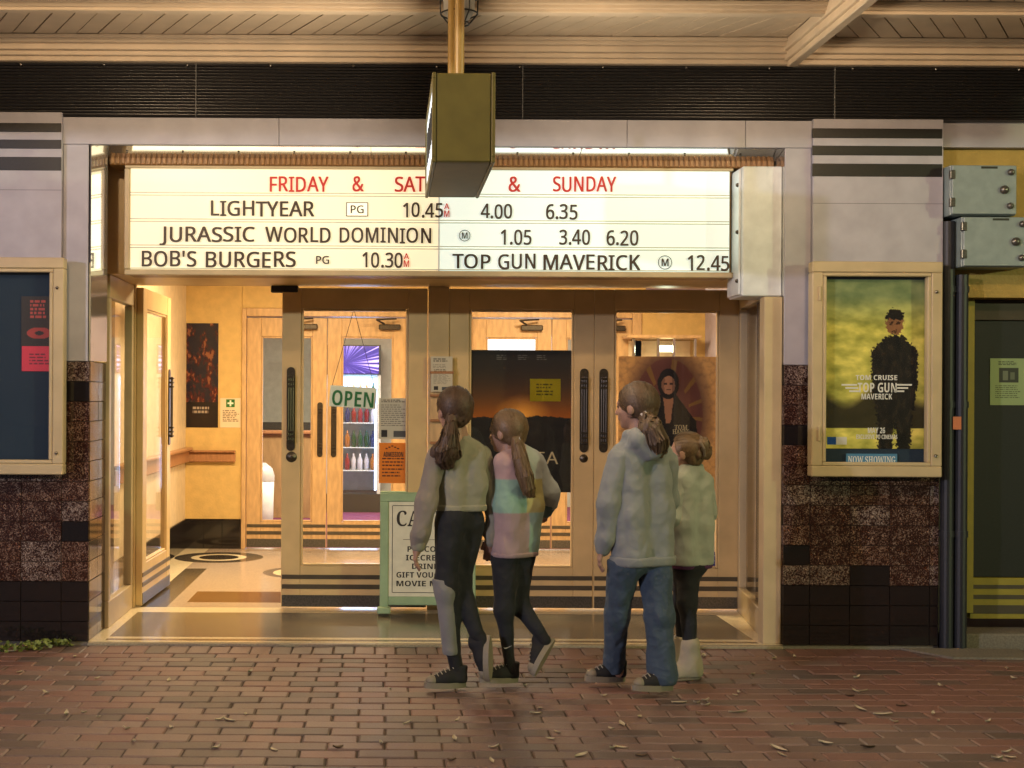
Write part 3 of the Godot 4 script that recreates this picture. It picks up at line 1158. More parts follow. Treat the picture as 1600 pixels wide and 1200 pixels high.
func ceiling_lamp(at: Vector3, label: String, col: Color, e: float, size := 0.6) -> void:
	var l := thing("ceiling_light", label, "ceiling light", at)
	obj("housing", bm(Vector3(size, 0.04, size), 0.006), mats["white_metal"], l, at - Vector3(0, 0.02, 0))
	obj("lamp_diffuser", bm(Vector3(size - 0.06, 0.012, size - 0.06), 0.004), M("diffuser" + label, lin(0.7, 0.65, 0.5), 0.5, {"emit": col, "energy": 1.6, "tex": null}), l, at - Vector3(0, 0.046, 0))
	area("ceiling_area_light", l, at - Vector3(0, 0.058, 0), Vector2(size - 0.06, size - 0.06), col, e, Vector3(-PI / 2, 0, 0))

func vestibule() -> void:
	var b := cinema
	var z := -4.6
	span(Vector3(-1.96, 0.27, -4.6), Vector3(-1.84, 2.7, -1.26), "foyer_wall", mats["cream_wall"], b)
	span(Vector3(2.9, 0, -4.6), Vector3(3.0, 2.7, -1.26), "foyer_wall", mats["lavender"], b)
	span(Vector3(2.362, 0, -1.3), Vector3(3.0, 2.7, -1.2), "foyer_wall", mats["cream_wall"], b)
	span(Vector3(-2.0, 2.7, -4.6), Vector3(3.0, 2.76, -0.65), "foyer_ceiling", mats["ceiling_white"], b)
	# dark tiled skirting and a timber dado on the left wall and the back wall
	for k in 15:
		span(Vector3(-1.96, 0.0, -4.6 + k * 0.222), Vector3(-1.832, 0.268, -4.6 + (k + 1) * 0.222 - 0.003), "skirting_tile", mats["dark_tile"], b, 0.001)
	span(Vector3(-1.839, 0.79, -4.58), Vector3(-1.80, 0.9, -1.3), "dado_rail", mats["dado_wood"], b, 0.012)
	span(Vector3(-1.839, 0.9, -4.58), Vector3(-1.77, 0.925, -1.3), "dado_cap", mats["dado_wood"], b, 0.01)
	# back wall round the inner doors
	span(Vector3(-1.96, 0.27, -4.75), Vector3(-1.33, 2.7, -4.6), "foyer_wall", mats["ochre_paint"], b)
	span(Vector3(-1.328, 2.2, -4.75), Vector3(2.36, 2.7, -4.6), "foyer_wall", mats["ochre_paint"], b)
	span(Vector3(2.32, 0.0, -4.75), Vector3(3.0, 2.198, -4.6), "foyer_wall", mats["ochre_paint"], b)
	for k in 3:
		span(Vector3(-1.84 + k * 0.17, 0.0, -4.75), Vector3(-1.84 + (k + 1) * 0.17 - 0.003, 0.268, -4.592), "skirting_tile", mats["dark_tile"], b, 0.001)
	span(Vector3(-1.83, 0.79, -4.599), Vector3(-1.38, 0.88, -4.56), "dado_rail", mats["dado_wood"], b, 0.012)
	span(Vector3(-1.83, 0.88, -4.599), Vector3(-1.38, 0.9, -4.535), "dado_cap", mats["dado_wood"], b, 0.01)
	# inner doors
	var wd: Material = mats["orange_wood"]
	for x in [[-1.328, -1.288], [0.185, 0.77], [2.236, 2.319]]:
		span(Vector3(x[0], 0, -4.74), Vector3(x[1], 2.198, -4.58), "inner_jamb", wd, b, 0.004)
	for x in [[-1.287, 0.184], [0.771, 2.235]]:
		span(Vector3(x[0], 2.125, -4.74), Vector3(x[1], 2.198, -4.58), "inner_head", wd, b, 0.004)
		var mid: float = (x[0] + x[1]) / 2
		var w: float = mid - x[0] - 0.004
		var d1 := leaf(w, 2.1, 0.13, 0.17, 0.235, wd, true, w - 0.06, 1.08, 0.5)
		d1.position = Vector3(x[0] + 0.002, 0.012, -4.64)
		var d2 := leaf(w, 2.1, 0.13, 0.17, 0.235, wd, true, 0.06, 1.08, 0.5)
		d2.position = Vector3(mid + 0.004, 0.012, -4.64)
		for cx in [x[0] + w * 0.75, mid + w * 0.78]:
			var st := begin()
			put_box(st, Vector3(0, 0, 0), Vector3(0.2, 0.05, 0.05), 0.008)
			put_tube(st, [Vector3(-0.05, 0.03, 0.0), Vector3(-0.12, 0.06, 0.12), Vector3(0.06, 0.075, 0.04)], 0.009, 6)
			obj("door_closer", st.commit(), mats["bronze"], b, Vector3(cx, 2.03, -4.59))
	# wall lamp cabinet over the ticket corner
	var cab := thing("display_cabinet", "small lit timber display cabinet on the ochre wall behind the right door", "cabinet", Vector3(2.47, 1.7, -4.55))
	span(Vector3(2.14, 1.93, -4.6), Vector3(2.8, 1.96, -4.3), "cornice", mats["orange_wood"], cab, 0.006)
	span(Vector3(2.2, 1.5, -4.599), Vector3(2.76, 1.92, -4.58), "back_panel", mats["cream_wall"], cab)
	span(Vector3(2.16, 1.48, -4.6), Vector3(2.79, 1.5, -4.32), "shelf", mats["orange_wood"], cab)
	for x in [2.2, 2.42, 2.56, 2.75]:
		span(Vector3(x - 0.012, 1.5, -4.36), Vector3(x + 0.012, 1.929, -4.335), "post", mats["chrome"], cab)
	obj("lamp_strip", bm(Vector3(0.12, 0.06, 0.03), 0.006), M("cabinet_lamp", lin(0.6, 0.6, 0.5), 0.5, {"emit": Color(0.95, 1.0, 0.85), "energy": 2.5, "tex": null}), cab, Vector3(2.49, 1.84, -4.4))
	area("cabinet_light", cab, Vector3(2.49, 1.84, -4.38), Vector2(0.12, 0.06), Color(0.95, 1.0, 0.85), 0.15, Vector3(0, PI, 0))
	ceiling_lamp(Vector3(-0.7, 2.699, -2.6), "square warm ceiling light in the foyer over the open door", Color(1.0, 0.88, 0.68), 9.5)
	ceiling_lamp(Vector3(1.5, 2.699, -2.9), "square warm ceiling light in the foyer over the closed doors", Color(1.0, 0.88, 0.68), 8.5)

func lobby() -> void:
	var carpet := bm(Vector3(10.6, 0.1, 6.2), 0.0)
	struct("lobby_floor", carpet, M("carpet", lin(0.2, 0.03, 0.11), 0.95, {"tex": grain_tex, "scale": 5.0}), "magenta carpet of the lobby behind the inner doors", Vector3(0.5, -0.051, -7.81))
	span(Vector3(-4.9, 2.7, -11.0), Vector3(5.9, 2.75, -4.76), "lobby_ceiling", mats["ceiling_white"], cinema)
	span(Vector3(-2.6, 0, -9.6), Vector3(4.0, 2.7, -9.4), "lobby_wall", M("tea_wall", lin(0.5, 0.52, 0.46), 0.6), cinema)
	ceiling_lamp(Vector3(-0.4, 2.699, -6.4), "square ceiling light in the lobby before the counter", Color(1.0, 0.93, 0.8), 14.0)
	ceiling_lamp(Vector3(1.8, 2.699, -7.0), "square ceiling light in the lobby before the menu board", Color(1.0, 0.93, 0.8), 12.0)
	# counter
	var c := thing("counter", "timber candy counter seen through the left inner door", "counter", Vector3(-1.6, 0, -7.9))
	span(Vector3(-2.6, 0, -8.3), Vector3(-0.78, 0.96, -7.7), "front", M("counter_wood", lin(0.4, 0.25, 0.11), 0.45, {"tex": wood_tex}), c)
	span(Vector3(-2.6, 0.961, -8.32), Vector3(-0.76, 1.0, -7.66), "top", mats["dado_wood"], c, 0.008)
	span(Vector3(-2.6, 1.001, -8.1), Vector3(-0.9, 1.09, -8.05), "back_splash", mats["ink"], c)
	var bin := thing("waste_bin", "white round waste bin standing on the magenta carpet", "bin", Vector3(-1.38, 0, -7.1))
	obj("body", lathe([Vector2(0, 0.0), Vector2(0.11, 0.0), Vector2(0.13, 0.04), Vector2(0.14, 0.5), Vector2(0.12, 0.5), Vector2(0.11, 0.06)], 24), mats["white_metal"], bin, Vector3(-1.38, 0, -7.1))
	obj("liner", lathe([Vector2(0.142, 0.46), Vector2(0.144, 0.52), Vector2(0.12, 0.6), Vector2(0.05, 0.66), Vector2(0, 0.66)], 16), M("liner", lin(0.5, 0.5, 0.5), 0.4), bin, Vector3(-1.38, 0, -7.1))
	# drinks fridge
	var f := thing("drinks_fridge", "lit glass door drinks fridge with bottles and a purple light panel on top", "fridge", Vector3(-0.4, 0, -8.5))
	var fx0 := -0.73
	var fx1 := -0.08
	span(Vector3(fx0, 0.0, -9.2), Vector3(fx1, 0.22, -8.5), "plinth", mats["ink"], f)
	span(Vector3(fx0, 0.22, -9.2), Vector3(fx1, 1.66, -9.15), "back", mats["white_metal"], f)
	for x in [fx0, fx1 - 0.04]:
		span(Vector3(x, 0.22, -9.15), Vector3(x + 0.04, 1.66, -8.52), "side", mats["white_metal"], f)
	span(Vector3(fx0, 1.66, -9.2), Vector3(fx1, 2.02, -8.5), "header", mats["ink"], f)
	var im := Image.create(96, 64, false, Image.FORMAT_RGB8)
	for j in 64:
		for i in 96:
			var a := atan2(j - 40.0, i - 30.0)
			var s := pow(absf(sin(a * 9.0 + sin(a * 23.0))), 8.0)
			im.set_pixel(i, j, Color(0.12, 0.06, 0.42).lerp(Color(0.75, 0.7, 1.0), s * clampf(Vector2(i - 30, j - 40).length() / 60.0, 0, 1)))
	var glow := printed("fridge_sign_glow", im)
	glow.emission_enabled = true
	glow.emission_texture = glow.albedo_texture
	glow.emission = Color.BLACK
	glow.emission_energy_multiplier = 1.9
	obj("lit_sign", sheet_mesh(0.6, 0.33), glow, f, Vector3(-0.405, 1.84, -8.496))
	var cool := Color(0.68, 0.8, 1.0)
	for x in [fx0 + 0.06, fx1 - 0.06]:
		obj("lamp_tube", tube([Vector3(0, 0.26, 0), Vector3(0, 1.62, 0)], 0.012, 8), M("fridge_tube", lin(0.7, 0.75, 0.8), 0.4, {"emit": cool, "energy": 5.0, "tex": null}), f, Vector3(x, 0, -8.56))
	area("fridge_light", f, Vector3(-0.405, 1.64, -8.8), Vector2(0.5, 0.4), cool, 2.4, Vector3(-PI / 2, 0, 0))
	area("fridge_front_light", f, Vector3(-0.405, 0.95, -8.545), Vector2(0.5, 1.3), cool, 0.8, Vector3(0, PI, 0))
	for y in [0.5, 0.78, 1.08, 1.36]:
		span(Vector3(fx0 + 0.042, y - 0.012, -9.14), Vector3(fx1 - 0.042, y, -8.6), "shelf", mats["white_metal"], f)
	span(Vector3(fx0, 0.23, -8.515), Vector3(fx1, 1.655, -8.505), "glass_door", mats["glass"], f)
	var cols := [Color(0.5, 0.05, 0.04), Color(0.75, 0.75, 0.78), Color(0.6, 0.35, 0.04), Color(0.08, 0.25, 0.08), Color(0.06, 0.08, 0.3)]
	var bottle := lathe([Vector2(0, 0), Vector2(0.03, 0), Vector2(0.032, 0.12), Vector2(0.012, 0.17), Vector2(0.012, 0.2), Vector2(0, 0.2)], 12)
	for r in 4:
		for k in 7:
			var y: float = [0.5, 0.78, 1.08, 1.36][r]
			var o := obj("drink_bottle", bottle, M("bottle_%d" % ((r * 2 + k / 3) % 5), (cols[(r * 2 + k / 3) % 5] as Color), 0.2, {"tex": null}), self, Vector3(fx0 + 0.09 + k * 0.078, y + 0.001, -8.66 - (k % 2) * 0.02))
			tag(o, "small drink bottle on the lit fridge shelves", "bottle", "bottles in the drinks fridge")
	# menu board
	var mb := thing("menu_board", "white lit menu board on the lobby wall behind the right inner doors", "sign", Vector3(1.6, 1.5, -9.4))
	span(Vector3(1.15, 1.5, -9.4), Vector3(2.15, 2.2, -9.36), "frame", mats["white_metal"], mb)
	obj("lit_sign_face", bm(Vector3(0.94, 0.64, 0.01), 0.002), M("menu_glow", lin(0.7, 0.7, 0.7), 0.5, {"emit": Color(0.92, 0.95, 1.0), "energy": 1.3, "tex": null}), mb, Vector3(1.65, 1.85, -9.354))
	area("menu_light", mb, Vector3(1.65, 1.85, -9.34), Vector2(0.94, 0.64), Color(0.92, 0.95, 1.0), 0.5, Vector3(0, PI, 0))
	# prints on the foyer's back wall
	var im2 := Image.create(96, 160, false, Image.FORMAT_RGB8)
	var nz := FastNoiseLite.new()
	nz.frequency = 0.03
	nz.fractal_octaves = 5
	for j in 160:
		for i in 96:
			var v := nz.get_noise_2d(i, j) + nz.get_noise_2d(i * 3 + 500, j * 3) * 0.5
			var cc := Color(0.06, 0.06, 0.16).lerp(Color(0.32, 0.08, 0.07), clampf(v * 1.6 + 0.4 + (j - 80) * 0.003, 0, 1))
			if v > 0.36:
				cc = Color(0.5, 0.3, 0.2)
			if j > 120:
				cc = cc.lerp(Color(0.05, 0.03, 0.04), 0.8)
			im2.set_pixel(i, j, cc)
	plain_lines(im2, 20, 128, 76, 140, 2, Color(0.6, 0.55, 0.5), 8, 0.7)
	var pz := -4.597
	var p := paper("film_poster", 291, 505, 341, 668, pz, printed("foyer_poster", im2, 0.25), self)
	tag(p, "dark red and blue film poster on the ochre foyer wall", "poster")
	var im3 := blank(48, 68, Color(0.85, 0.78, 0.66))
	im3.fill_rect(Rect2i(14, 3, 20, 18), Color(0.1, 0.4, 0.15))
	im3.fill_rect(Rect2i(22, 5, 4, 14), Color(0.9, 0.9, 0.85))
	im3.fill_rect(Rect2i(17, 10, 14, 4), Color(0.9, 0.9, 0.85))
	plain_lines(im3, 6, 28, 44, 56, 7, Color(0.45, 0.38, 0.3), 9)
	var fa := paper("first_aid_notice", 344, 622, 376, 668, pz, printed("first_aid_notice", im3), self)
	tag(fa, "white first aid notice with a green cross symbol on ochre wall", "notice")

func marquee() -> void:
	var z := -0.2
	var s := thing("marquee_sign", "long backlit marquee sign with changeable film titles above the doors", "sign", Vector3(0.3, 2.1, -0.3))
	var y0 := 2.1
	var y1 := 2.728
	var x0 := -1.52
	var x1 := 2.005
	var mid := W(686, 345, z).x
	span(Vector3(x0, y0, -0.42), Vector3(x1, y1, -0.232), "cabinet", mats["brown_trim"], s, 0.004)
	var cream := Color(1.0, 0.94, 0.77)
	var cool := Color(0.9, 1.0, 0.95)
	var gl := M("marquee_sign_glow_warm", lin(0.8, 0.76, 0.6), 0.35, {"emit": cream, "energy": 0.4, "tex": null})
	var gr := M("marquee_sign_glow_cool", lin(0.75, 0.8, 0.78), 0.35, {"emit": cool, "energy": 0.38, "tex": null})
	span(Vector3(x0 + 0.02, y0 + 0.03, -0.23), Vector3(mid - 0.002, y1 - 0.012, -0.204), "lit_panel", gl, s, 0.002)
	span(Vector3(mid + 0.002, y0 + 0.03, -0.23), Vector3(x1 - 0.02, y1 - 0.012, -0.204), "lit_panel", gr, s, 0.002)
	area("marquee_light_warm", s, Vector3((x0 + mid) / 2, (y0 + y1) / 2, -0.2036), Vector2(mid - x0 - 0.05, 0.57), cream, 0.34, Vector3(0, PI, 0))
	area("marquee_light_cool", s, Vector3((x1 + mid) / 2, (y0 + y1) / 2, -0.2036), Vector2(x1 - mid - 0.05, 0.57), cool, 0.22, Vector3(0, PI, 0))
	# frame
	span(Vector3(x0 - 0.01, y0 - 0.004, -0.235), Vector3(x1, y0 + 0.028, -0.19), "frame_rail", mats["beige_frame"], s, 0.004)
	span(Vector3(x0 - 0.01, y1 - 0.012, -0.235), Vector3(x1, y1 + 0.004, -0.19), "frame_rail", mats["beige_frame"], s, 0.004)
	span(Vector3(x0 - 0.012, y0 + 0.03, -0.235), Vector3(x0 + 0.018, y1 - 0.014, -0.19), "frame_rail", mats["beige_frame"], s, 0.004)
	span(Vector3(mid - 0.004, y0 + 0.03, -0.22), Vector3(mid + 0.004, y1 - 0.014, -0.199), "joint", mats["white_metal"], s, 0.001)
	# letter tracks
	var trk := M("clear_track", lin(0.6, 0.6, 0.5), 0.25, {"tex": null})
	for r in [[303, 307], [344, 348], [385, 389], [421, 424]]:
		for y in r:
			var c := W(670, y, z)
			span(Vector3(x0 + 0.02, c.y - 0.003, -0.2025), Vector3(x1 - 0.02, c.y + 0.003, -0.198), "letter_track", trk, s, 0.001)
	# dentil trim over the sign
	span(Vector3(-1.62, 2.734, -0.4), Vector3(2.24, 2.778, -0.19), "trim", mats["brown_trim"], s, 0.004)
	var tooth := bm(Vector3(0.02, 0.038, 0.012), 0.003)
	var st := begin()
	for k in 128:
		st.append_from(tooth, 0, Transform3D(Basis(), Vector3(-1.6 + k * 0.03, 2.757, -0.186)))
	var tm := obj("trim_teeth", st.commit(), mats["brown_trim"], s)
	tm.set_meta("kind", "stuff")
	# letters, row by row
	var zl := z + 0.004
	var brown := M("letter_brown", lin(0.045, 0.028, 0.018), 0.4, {"tex": null})
	var red := M("letter_red", lin(0.55, 0.025, 0.02), 0.4, {"tex": null})
	for w in [["FRIDAY", 422, 513], ["&", 551, 568], ["SATURDAY", 617, 756], ["&", 795, 813], ["SUNDAY", 864, 962]]:
		letters(w[0], w[1], 276, w[2], 299, zl, red, s, 0.6)
	for w in [["LIGHTYEAR", 330, 491, 314, 337], ["10.45", 630, 692, 317, 339], ["4.00", 751, 800, 319, 341], ["6.35", 853, 902, 319, 342], ["JURASSIC", 250, 398, 354, 377], ["WORLD", 415, 516, 355, 378], ["DOMINION", 531, 673, 356, 379], ["1.05", 783, 830, 359, 382], ["3.40", 874, 921, 359, 382], ["6.20", 948, 997, 360, 383], ["BOB'S", 222, 306, 392, 416], ["BURGERS", 322, 462, 393, 417], ["10.30", 567, 629, 395, 418], ["TOP", 707, 766, 397, 419], ["GUN", 779, 836, 397, 420], ["MAVERICK", 849, 1000, 398, 421], ["12.45", 1075, 1139, 399, 422]]:
		letters(w[0], w[1], w[3], w[2], w[4], zl, brown, s)
	for p in [[694, 318, 339], [631, 396, 417]]:
		letters("A", p[0], p[1], p[0] + 8, p[1] + 9, zl, red, s, 0.3)
		letters("M", p[0], p[1] + 11, p[0] + 8, p[2], zl, red, s, 0.3)
	# ratings: PG on a card, M in a ring
	var card := M("rating_card", lin(0.75, 0.73, 0.62), 0.4, {"emit": cream, "energy": 0.75, "tex": null})
	slab("rating_sign_edge", 541, 316, 575, 338, zl + 0.001, 0.002, brown, s, 0.0005)
	slab("rating_sign_card", 542.2, 317.2, 573.8, 336.8, zl + 0.002, 0.002, card, s, 0.0005)
	letters("PG", 548, 321, 568, 333, zl + 0.002, brown, s, 0.2)
	letters("PG", 494, 400, 514, 412, zl, brown, s, 0.2)
	for q in [[726, 368, 8.5], [1039, 410, 10.5]]:
		var r: float = q[2] * (CAMZ - zl) / FOCAL
		var ring := []
		for k in 25:
			ring.append(Vector3(cos(TAU * k / 24) * r, sin(TAU * k / 24) * r, 0))
		obj("rating_ring", tube(ring, 0.0022, 5), brown, s, W(q[0], q[1], zl))
		letters("M", q[0] - q[2] * 0.5, q[1] - q[2] * 0.55, q[0] + q[2] * 0.5, q[1] + q[2] * 0.55, zl, brown, s, 0.2)

func hanging_sign() -> void:
	var zn := 1.9
	var zf := 0.9
	var x0 := W(681, 180, zn).x
	var x1 := W(768, 180, zn).x
	var y1 := W(725, 114, zn).y
	var y0 := W(725, 253, zn).y
	var s := thing("hanging_sign", "olive metal box sign hanging from the canopy on two pipes", "sign", Vector3((x0 + x1) / 2, y0, (zn + zf) / 2))
	var st := begin()
	# end caps and top, bottom plates round the two lit faces
	put_box(st, Vector3((x0 + x1) / 2, (y0 + y1) / 2, zn - 0.012), Vector3(x1 - x0, y1 - y0, 0.024), 0.006)
	put_box(st, Vector3((x0 + x1) / 2, (y0 + y1) / 2, zf + 0.012), Vector3(x1 - x0, y1 - y0, 0.024), 0.006)
	put_box(st, Vector3((x0 + x1) / 2, y1 - 0.01, (zn + zf) / 2), Vector3(x1 - x0, 0.02, zn - zf - 0.05), 0.004)
	put_box(st, Vector3((x0 + x1) / 2, y0 + 0.01, (zn + zf) / 2), Vector3(x1 - x0, 0.02, zn - zf - 0.05), 0.004)
	obj("case", st.commit(), mats["olive_metal"], s)
	# rims that hold the faces, a little wider than the case
	for sg in [-1, 1]:
		var x := x0 if sg < 0 else x1
		var r := begin()
		put_box(r, Vector3(x + sg * 0.008, y1 - 0.012, (zn + zf) / 2), Vector3(0.016, 0.03, zn - zf + 0.01), 0.004)
		put_box(r, Vector3(x + sg * 0.008, y0 + 0.012, (zn + zf) / 2), Vector3(0.016, 0.03, zn - zf + 0.01), 0.004)
		put_box(r, Vector3(x + sg * 0.008, (y0 + y1) / 2, zn - 0.01), Vector3(0.016, y1 - y0 - 0.032, 0.03), 0.004)
		put_box(r, Vector3(x + sg * 0.008, (y0 + y1) / 2, zf + 0.01), Vector3(0.016, y1 - y0 - 0.032, 0.03), 0.004)
		obj("rim", r.commit(), mats["olive_metal"], s)
		var col := Color(0.92, 0.97, 1.0)
		obj("lit_sign_face", bm(Vector3(0.01, y1 - y0 - 0.05, zn - zf - 0.06), 0.002), M("hanging_sign_glow", lin(0.75, 0.78, 0.8), 0.35, {"emit": col, "energy": 1.1, "tex": null}), s, Vector3(x + sg * 0.004, (y0 + y1) / 2, (zn + zf) / 2))
		area("hanging_sign_light", s, Vector3(x + sg * 0.02, (y0 + y1) / 2, (zn + zf) / 2), Vector2(zn - zf - 0.08, y1 - y0 - 0.06), Color(1.0, 0.9, 0.76), 2.1, Vector3(0, -sg * PI / 2, 0))
		# dark lettering strokes on the faces, too steep to read
		for k in 7:
			obj("sign_mark", bm(Vector3(0.003, 0.16, 0.035), 0.0005), mats["ink"], s, Vector3(x + sg * 0.0105, (y0 + y1) / 2 + 0.02, zf + 0.16 + k * 0.11))
	for p in [[718, 1.62, 0.021], [706, 1.12, 0.019]]:
		var px := W(p[0], 60, p[1]).x
		obj("pipe", tube([Vector3(px, y1 - 0.01, p[1]), Vector3(px, 3.4, p[1])], p[2], 16), mats["pipe_ochre"], s)
		obj("flange", lathe([Vector2(0.05, 0), Vector2(0.05, 0.012), Vector2(0.022, 0.02)], 16), mats["pipe_ochre"], s, Vector3(px, y1, p[1]))

func cabinets_and_pipes() -> void:
	# white electrical cabinet on the right reveal
	var c := thing("electrical_cabinet", "white metal cabinet with locks at the right end of the marquee", "cabinet", Vector3(2.13, 1.98, -0.2))
	var lo := Vector3(2.02, 1.98, -0.35)
	var hi := Vector3(2.2455, 2.72, -0.05)
	span(lo, hi, "body", mats["white_metal"], c, 0.006)
	span(Vector3(lo.x - 0.014, lo.y + 0.01, lo.z + 0.02), Vector3(lo.x - 0.0005, hi.y - 0.01, hi.z - 0.03), "cabinet_door", mats["white_metal"], c, 0.004)
	for y in [2.07, 2.35, 2.62]:
		obj("lock", lathe([Vector2(0, 0.012), Vector2(0.008, 0.012), Vector2(0.012, 0.004), Vector2(0.013, 0)], 12), mats["bronze"], c, Vector3(lo.x - 0.014, y, -0.1), Vector3(0, 0, PI / 2))
	# two grey meter boxes
	for k in 2:
		var px0: float = [1487, 1505][k]
		var py0: float = [257, 338][k]
		var zf := 0.12
		var a := W(px0, py0, zf)
		var b := W(px0 + 102, py0 + 79, zf)
		var m := thing("meter_box", ["grey steel meter box with knobs, the upper of two by the downpipe", "grey steel meter box with knobs, lower of two and further right"][k], "meter box", (a + b) / 2, "meter boxes")
		span(Vector3(a.x, b.y, -0.08), Vector3(b.x, a.y, zf - 0.02), "body", mats["grey_metal"], m, 0.004)
		span(Vector3(a.x + 0.004, b.y + 0.004, zf - 0.019), Vector3(b.x - 0.002, a.y - 0.004, zf), "lid", mats["grey_metal"], m, 0.004)
		for y in [0.25, 0.8]:
			span(Vector3(a.x - 0.008, lerpf(b.y, a.y, y) - 0.025, zf - 0.02), Vector3(a.x + 0.02, lerpf(b.y, a.y, y) + 0.025, zf + 0.006), "hinge", mats["kick_plate"], m, 0.003)
		for q in [[0.9, 0.85, 0.018], [0.8, 0.5, 0.024], [0.89, 0.18, 0.018]]:
			obj("knob", lathe([Vector2(0, 0.022), Vector2(q[2] * 0.6, 0.022), Vector2(q[2], 0.012), Vector2(q[2], 0)], 14), mats["kick_plate"], m, Vector3(lerpf(a.x, b.x, q[0]), lerpf(b.y, a.y, q[1]), zf), Vector3(PI / 2, 0, 0))
		span(Vector3(lerpf(a.x, b.x, 0.45), a.y - 0.022, zf + 0.0002), Vector3(lerpf(a.x, b.x, 0.7), a.y - 0.01, zf + 0.002), "name_plate", mats["ink"], m, 0.0005)
	# downpipes
	for k in 2:
		var x: float = [3.165, 3.242][k]
		var top: float = [2.4, 2.1][k]
		var p := thing("downpipe", ["dark downpipe against the tiled pier below the upper meter box", "dark downpipe beside the yellow door frame below the lower meter box"][k], "downpipe", Vector3(x, 0, 0.01), "downpipes")
		obj("pipe", tube([Vector3(x, -0.03, 0.015), Vector3(x, top, 0.015)], 0.036, 16), mats["navy_pipe"], p)
		for y in [0.62, 1.35, 2.0]:
			obj("collar", tube([Vector3(x, y, 0.015), Vector3(x, y + 0.035, 0.015)], 0.041, 16), mats["navy_pipe"], p)
	var sk := paper("sticker", 1489, 651, 1502, 671, 0.054, printed("sticker", blank(8, 8, Color(0.75, 0.45, 0.3))), self)
	tag(sk, "small torn orange and white sticker on the dark downpipe", "sticker")

func case_frame(t: Node3D, x0: float, y0: float, x1: float, y1: float, z: float) -> void:
	var d := (CAMZ - z) / FOCAL
	var a := W(x0, y0, z)
	var b := W(x1, y1, z)
	var m: Material = mats["beige_frame"]
	var w := 17.0 * d
	var st := begin()
	put_box(st, Vector3((a.x + b.x) / 2, a.y - w / 2, z - 0.04), Vector3(b.x - a.x, w, 0.08), 0.005)
	put_box(st, Vector3((a.x + b.x) / 2, b.y + w / 2, z - 0.04), Vector3(b.x - a.x, w, 0.08), 0.005)
	put_box(st, Vector3(a.x + w / 2, (a.y + b.y) / 2, z - 0.041), Vector3(w, a.y - b.y - 2 * w, 0.078), 0.005)
	put_box(st, Vector3(b.x - w / 2, (a.y + b.y) / 2, z - 0.041), Vector3(w, a.y - b.y - 2 * w, 0.078), 0.005)
	put_box(st, Vector3((a.x + b.x) / 2, a.y - w - 0.011, z - 0.03), Vector3(b.x - a.x - 2 * w, 0.02, 0.05), 0.004)
	put_box(st, Vector3((a.x + b.x) / 2, b.y + w + 0.011, z - 0.03), Vector3(b.x - a.x - 2 * w, 0.02, 0.05), 0.004)
	put_box(st, Vector3(a.x + w + 0.011, (a.y + b.y) / 2, z - 0.03), Vector3(0.02, a.y - b.y - 2 * w - 0.044, 0.05), 0.004)
	put_box(st, Vector3(b.x - w - 0.011, (a.y + b.y) / 2, z - 0.03), Vector3(0.02, a.y - b.y - 2 * w - 0.044, 0.05), 0.004)
	obj("frame", st.commit(), m, t)
	span(Vector3(a.x + w, b.y + w, z - 0.082), Vector3(b.x - w, a.y - w, z - 0.075), "felt_back", mats["dark_blue"], t, 0.0)
	span(Vector3(a.x + w + 0.02, b.y + w + 0.02, z - 0.03), Vector3(b.x - w - 0.02, a.y - w - 0.02, z - 0.026), "glass_pane", mats["glass"], t, 0.0)
	for y in [0.2, 0.85]:
		span(Vector3(a.x + w * 0.55, lerpf(b.y, a.y, y) - 0.04, z), Vector3(a.x + w * 0.75, lerpf(b.y, a.y, y) + 0.04, z + 0.008), "hinge", m, t, 0.002)
	for y in [0.1, 0.86]:
		obj("lock", lathe([Vector2(0, 0.01), Vector2(0.007, 0.01), Vector2(0.01, 0)], 12), mats["chrome"], t, Vector3(b.x - w * 0.6, lerpf(b.y, a.y, y), z), Vector3(PI / 2, 0, 0))

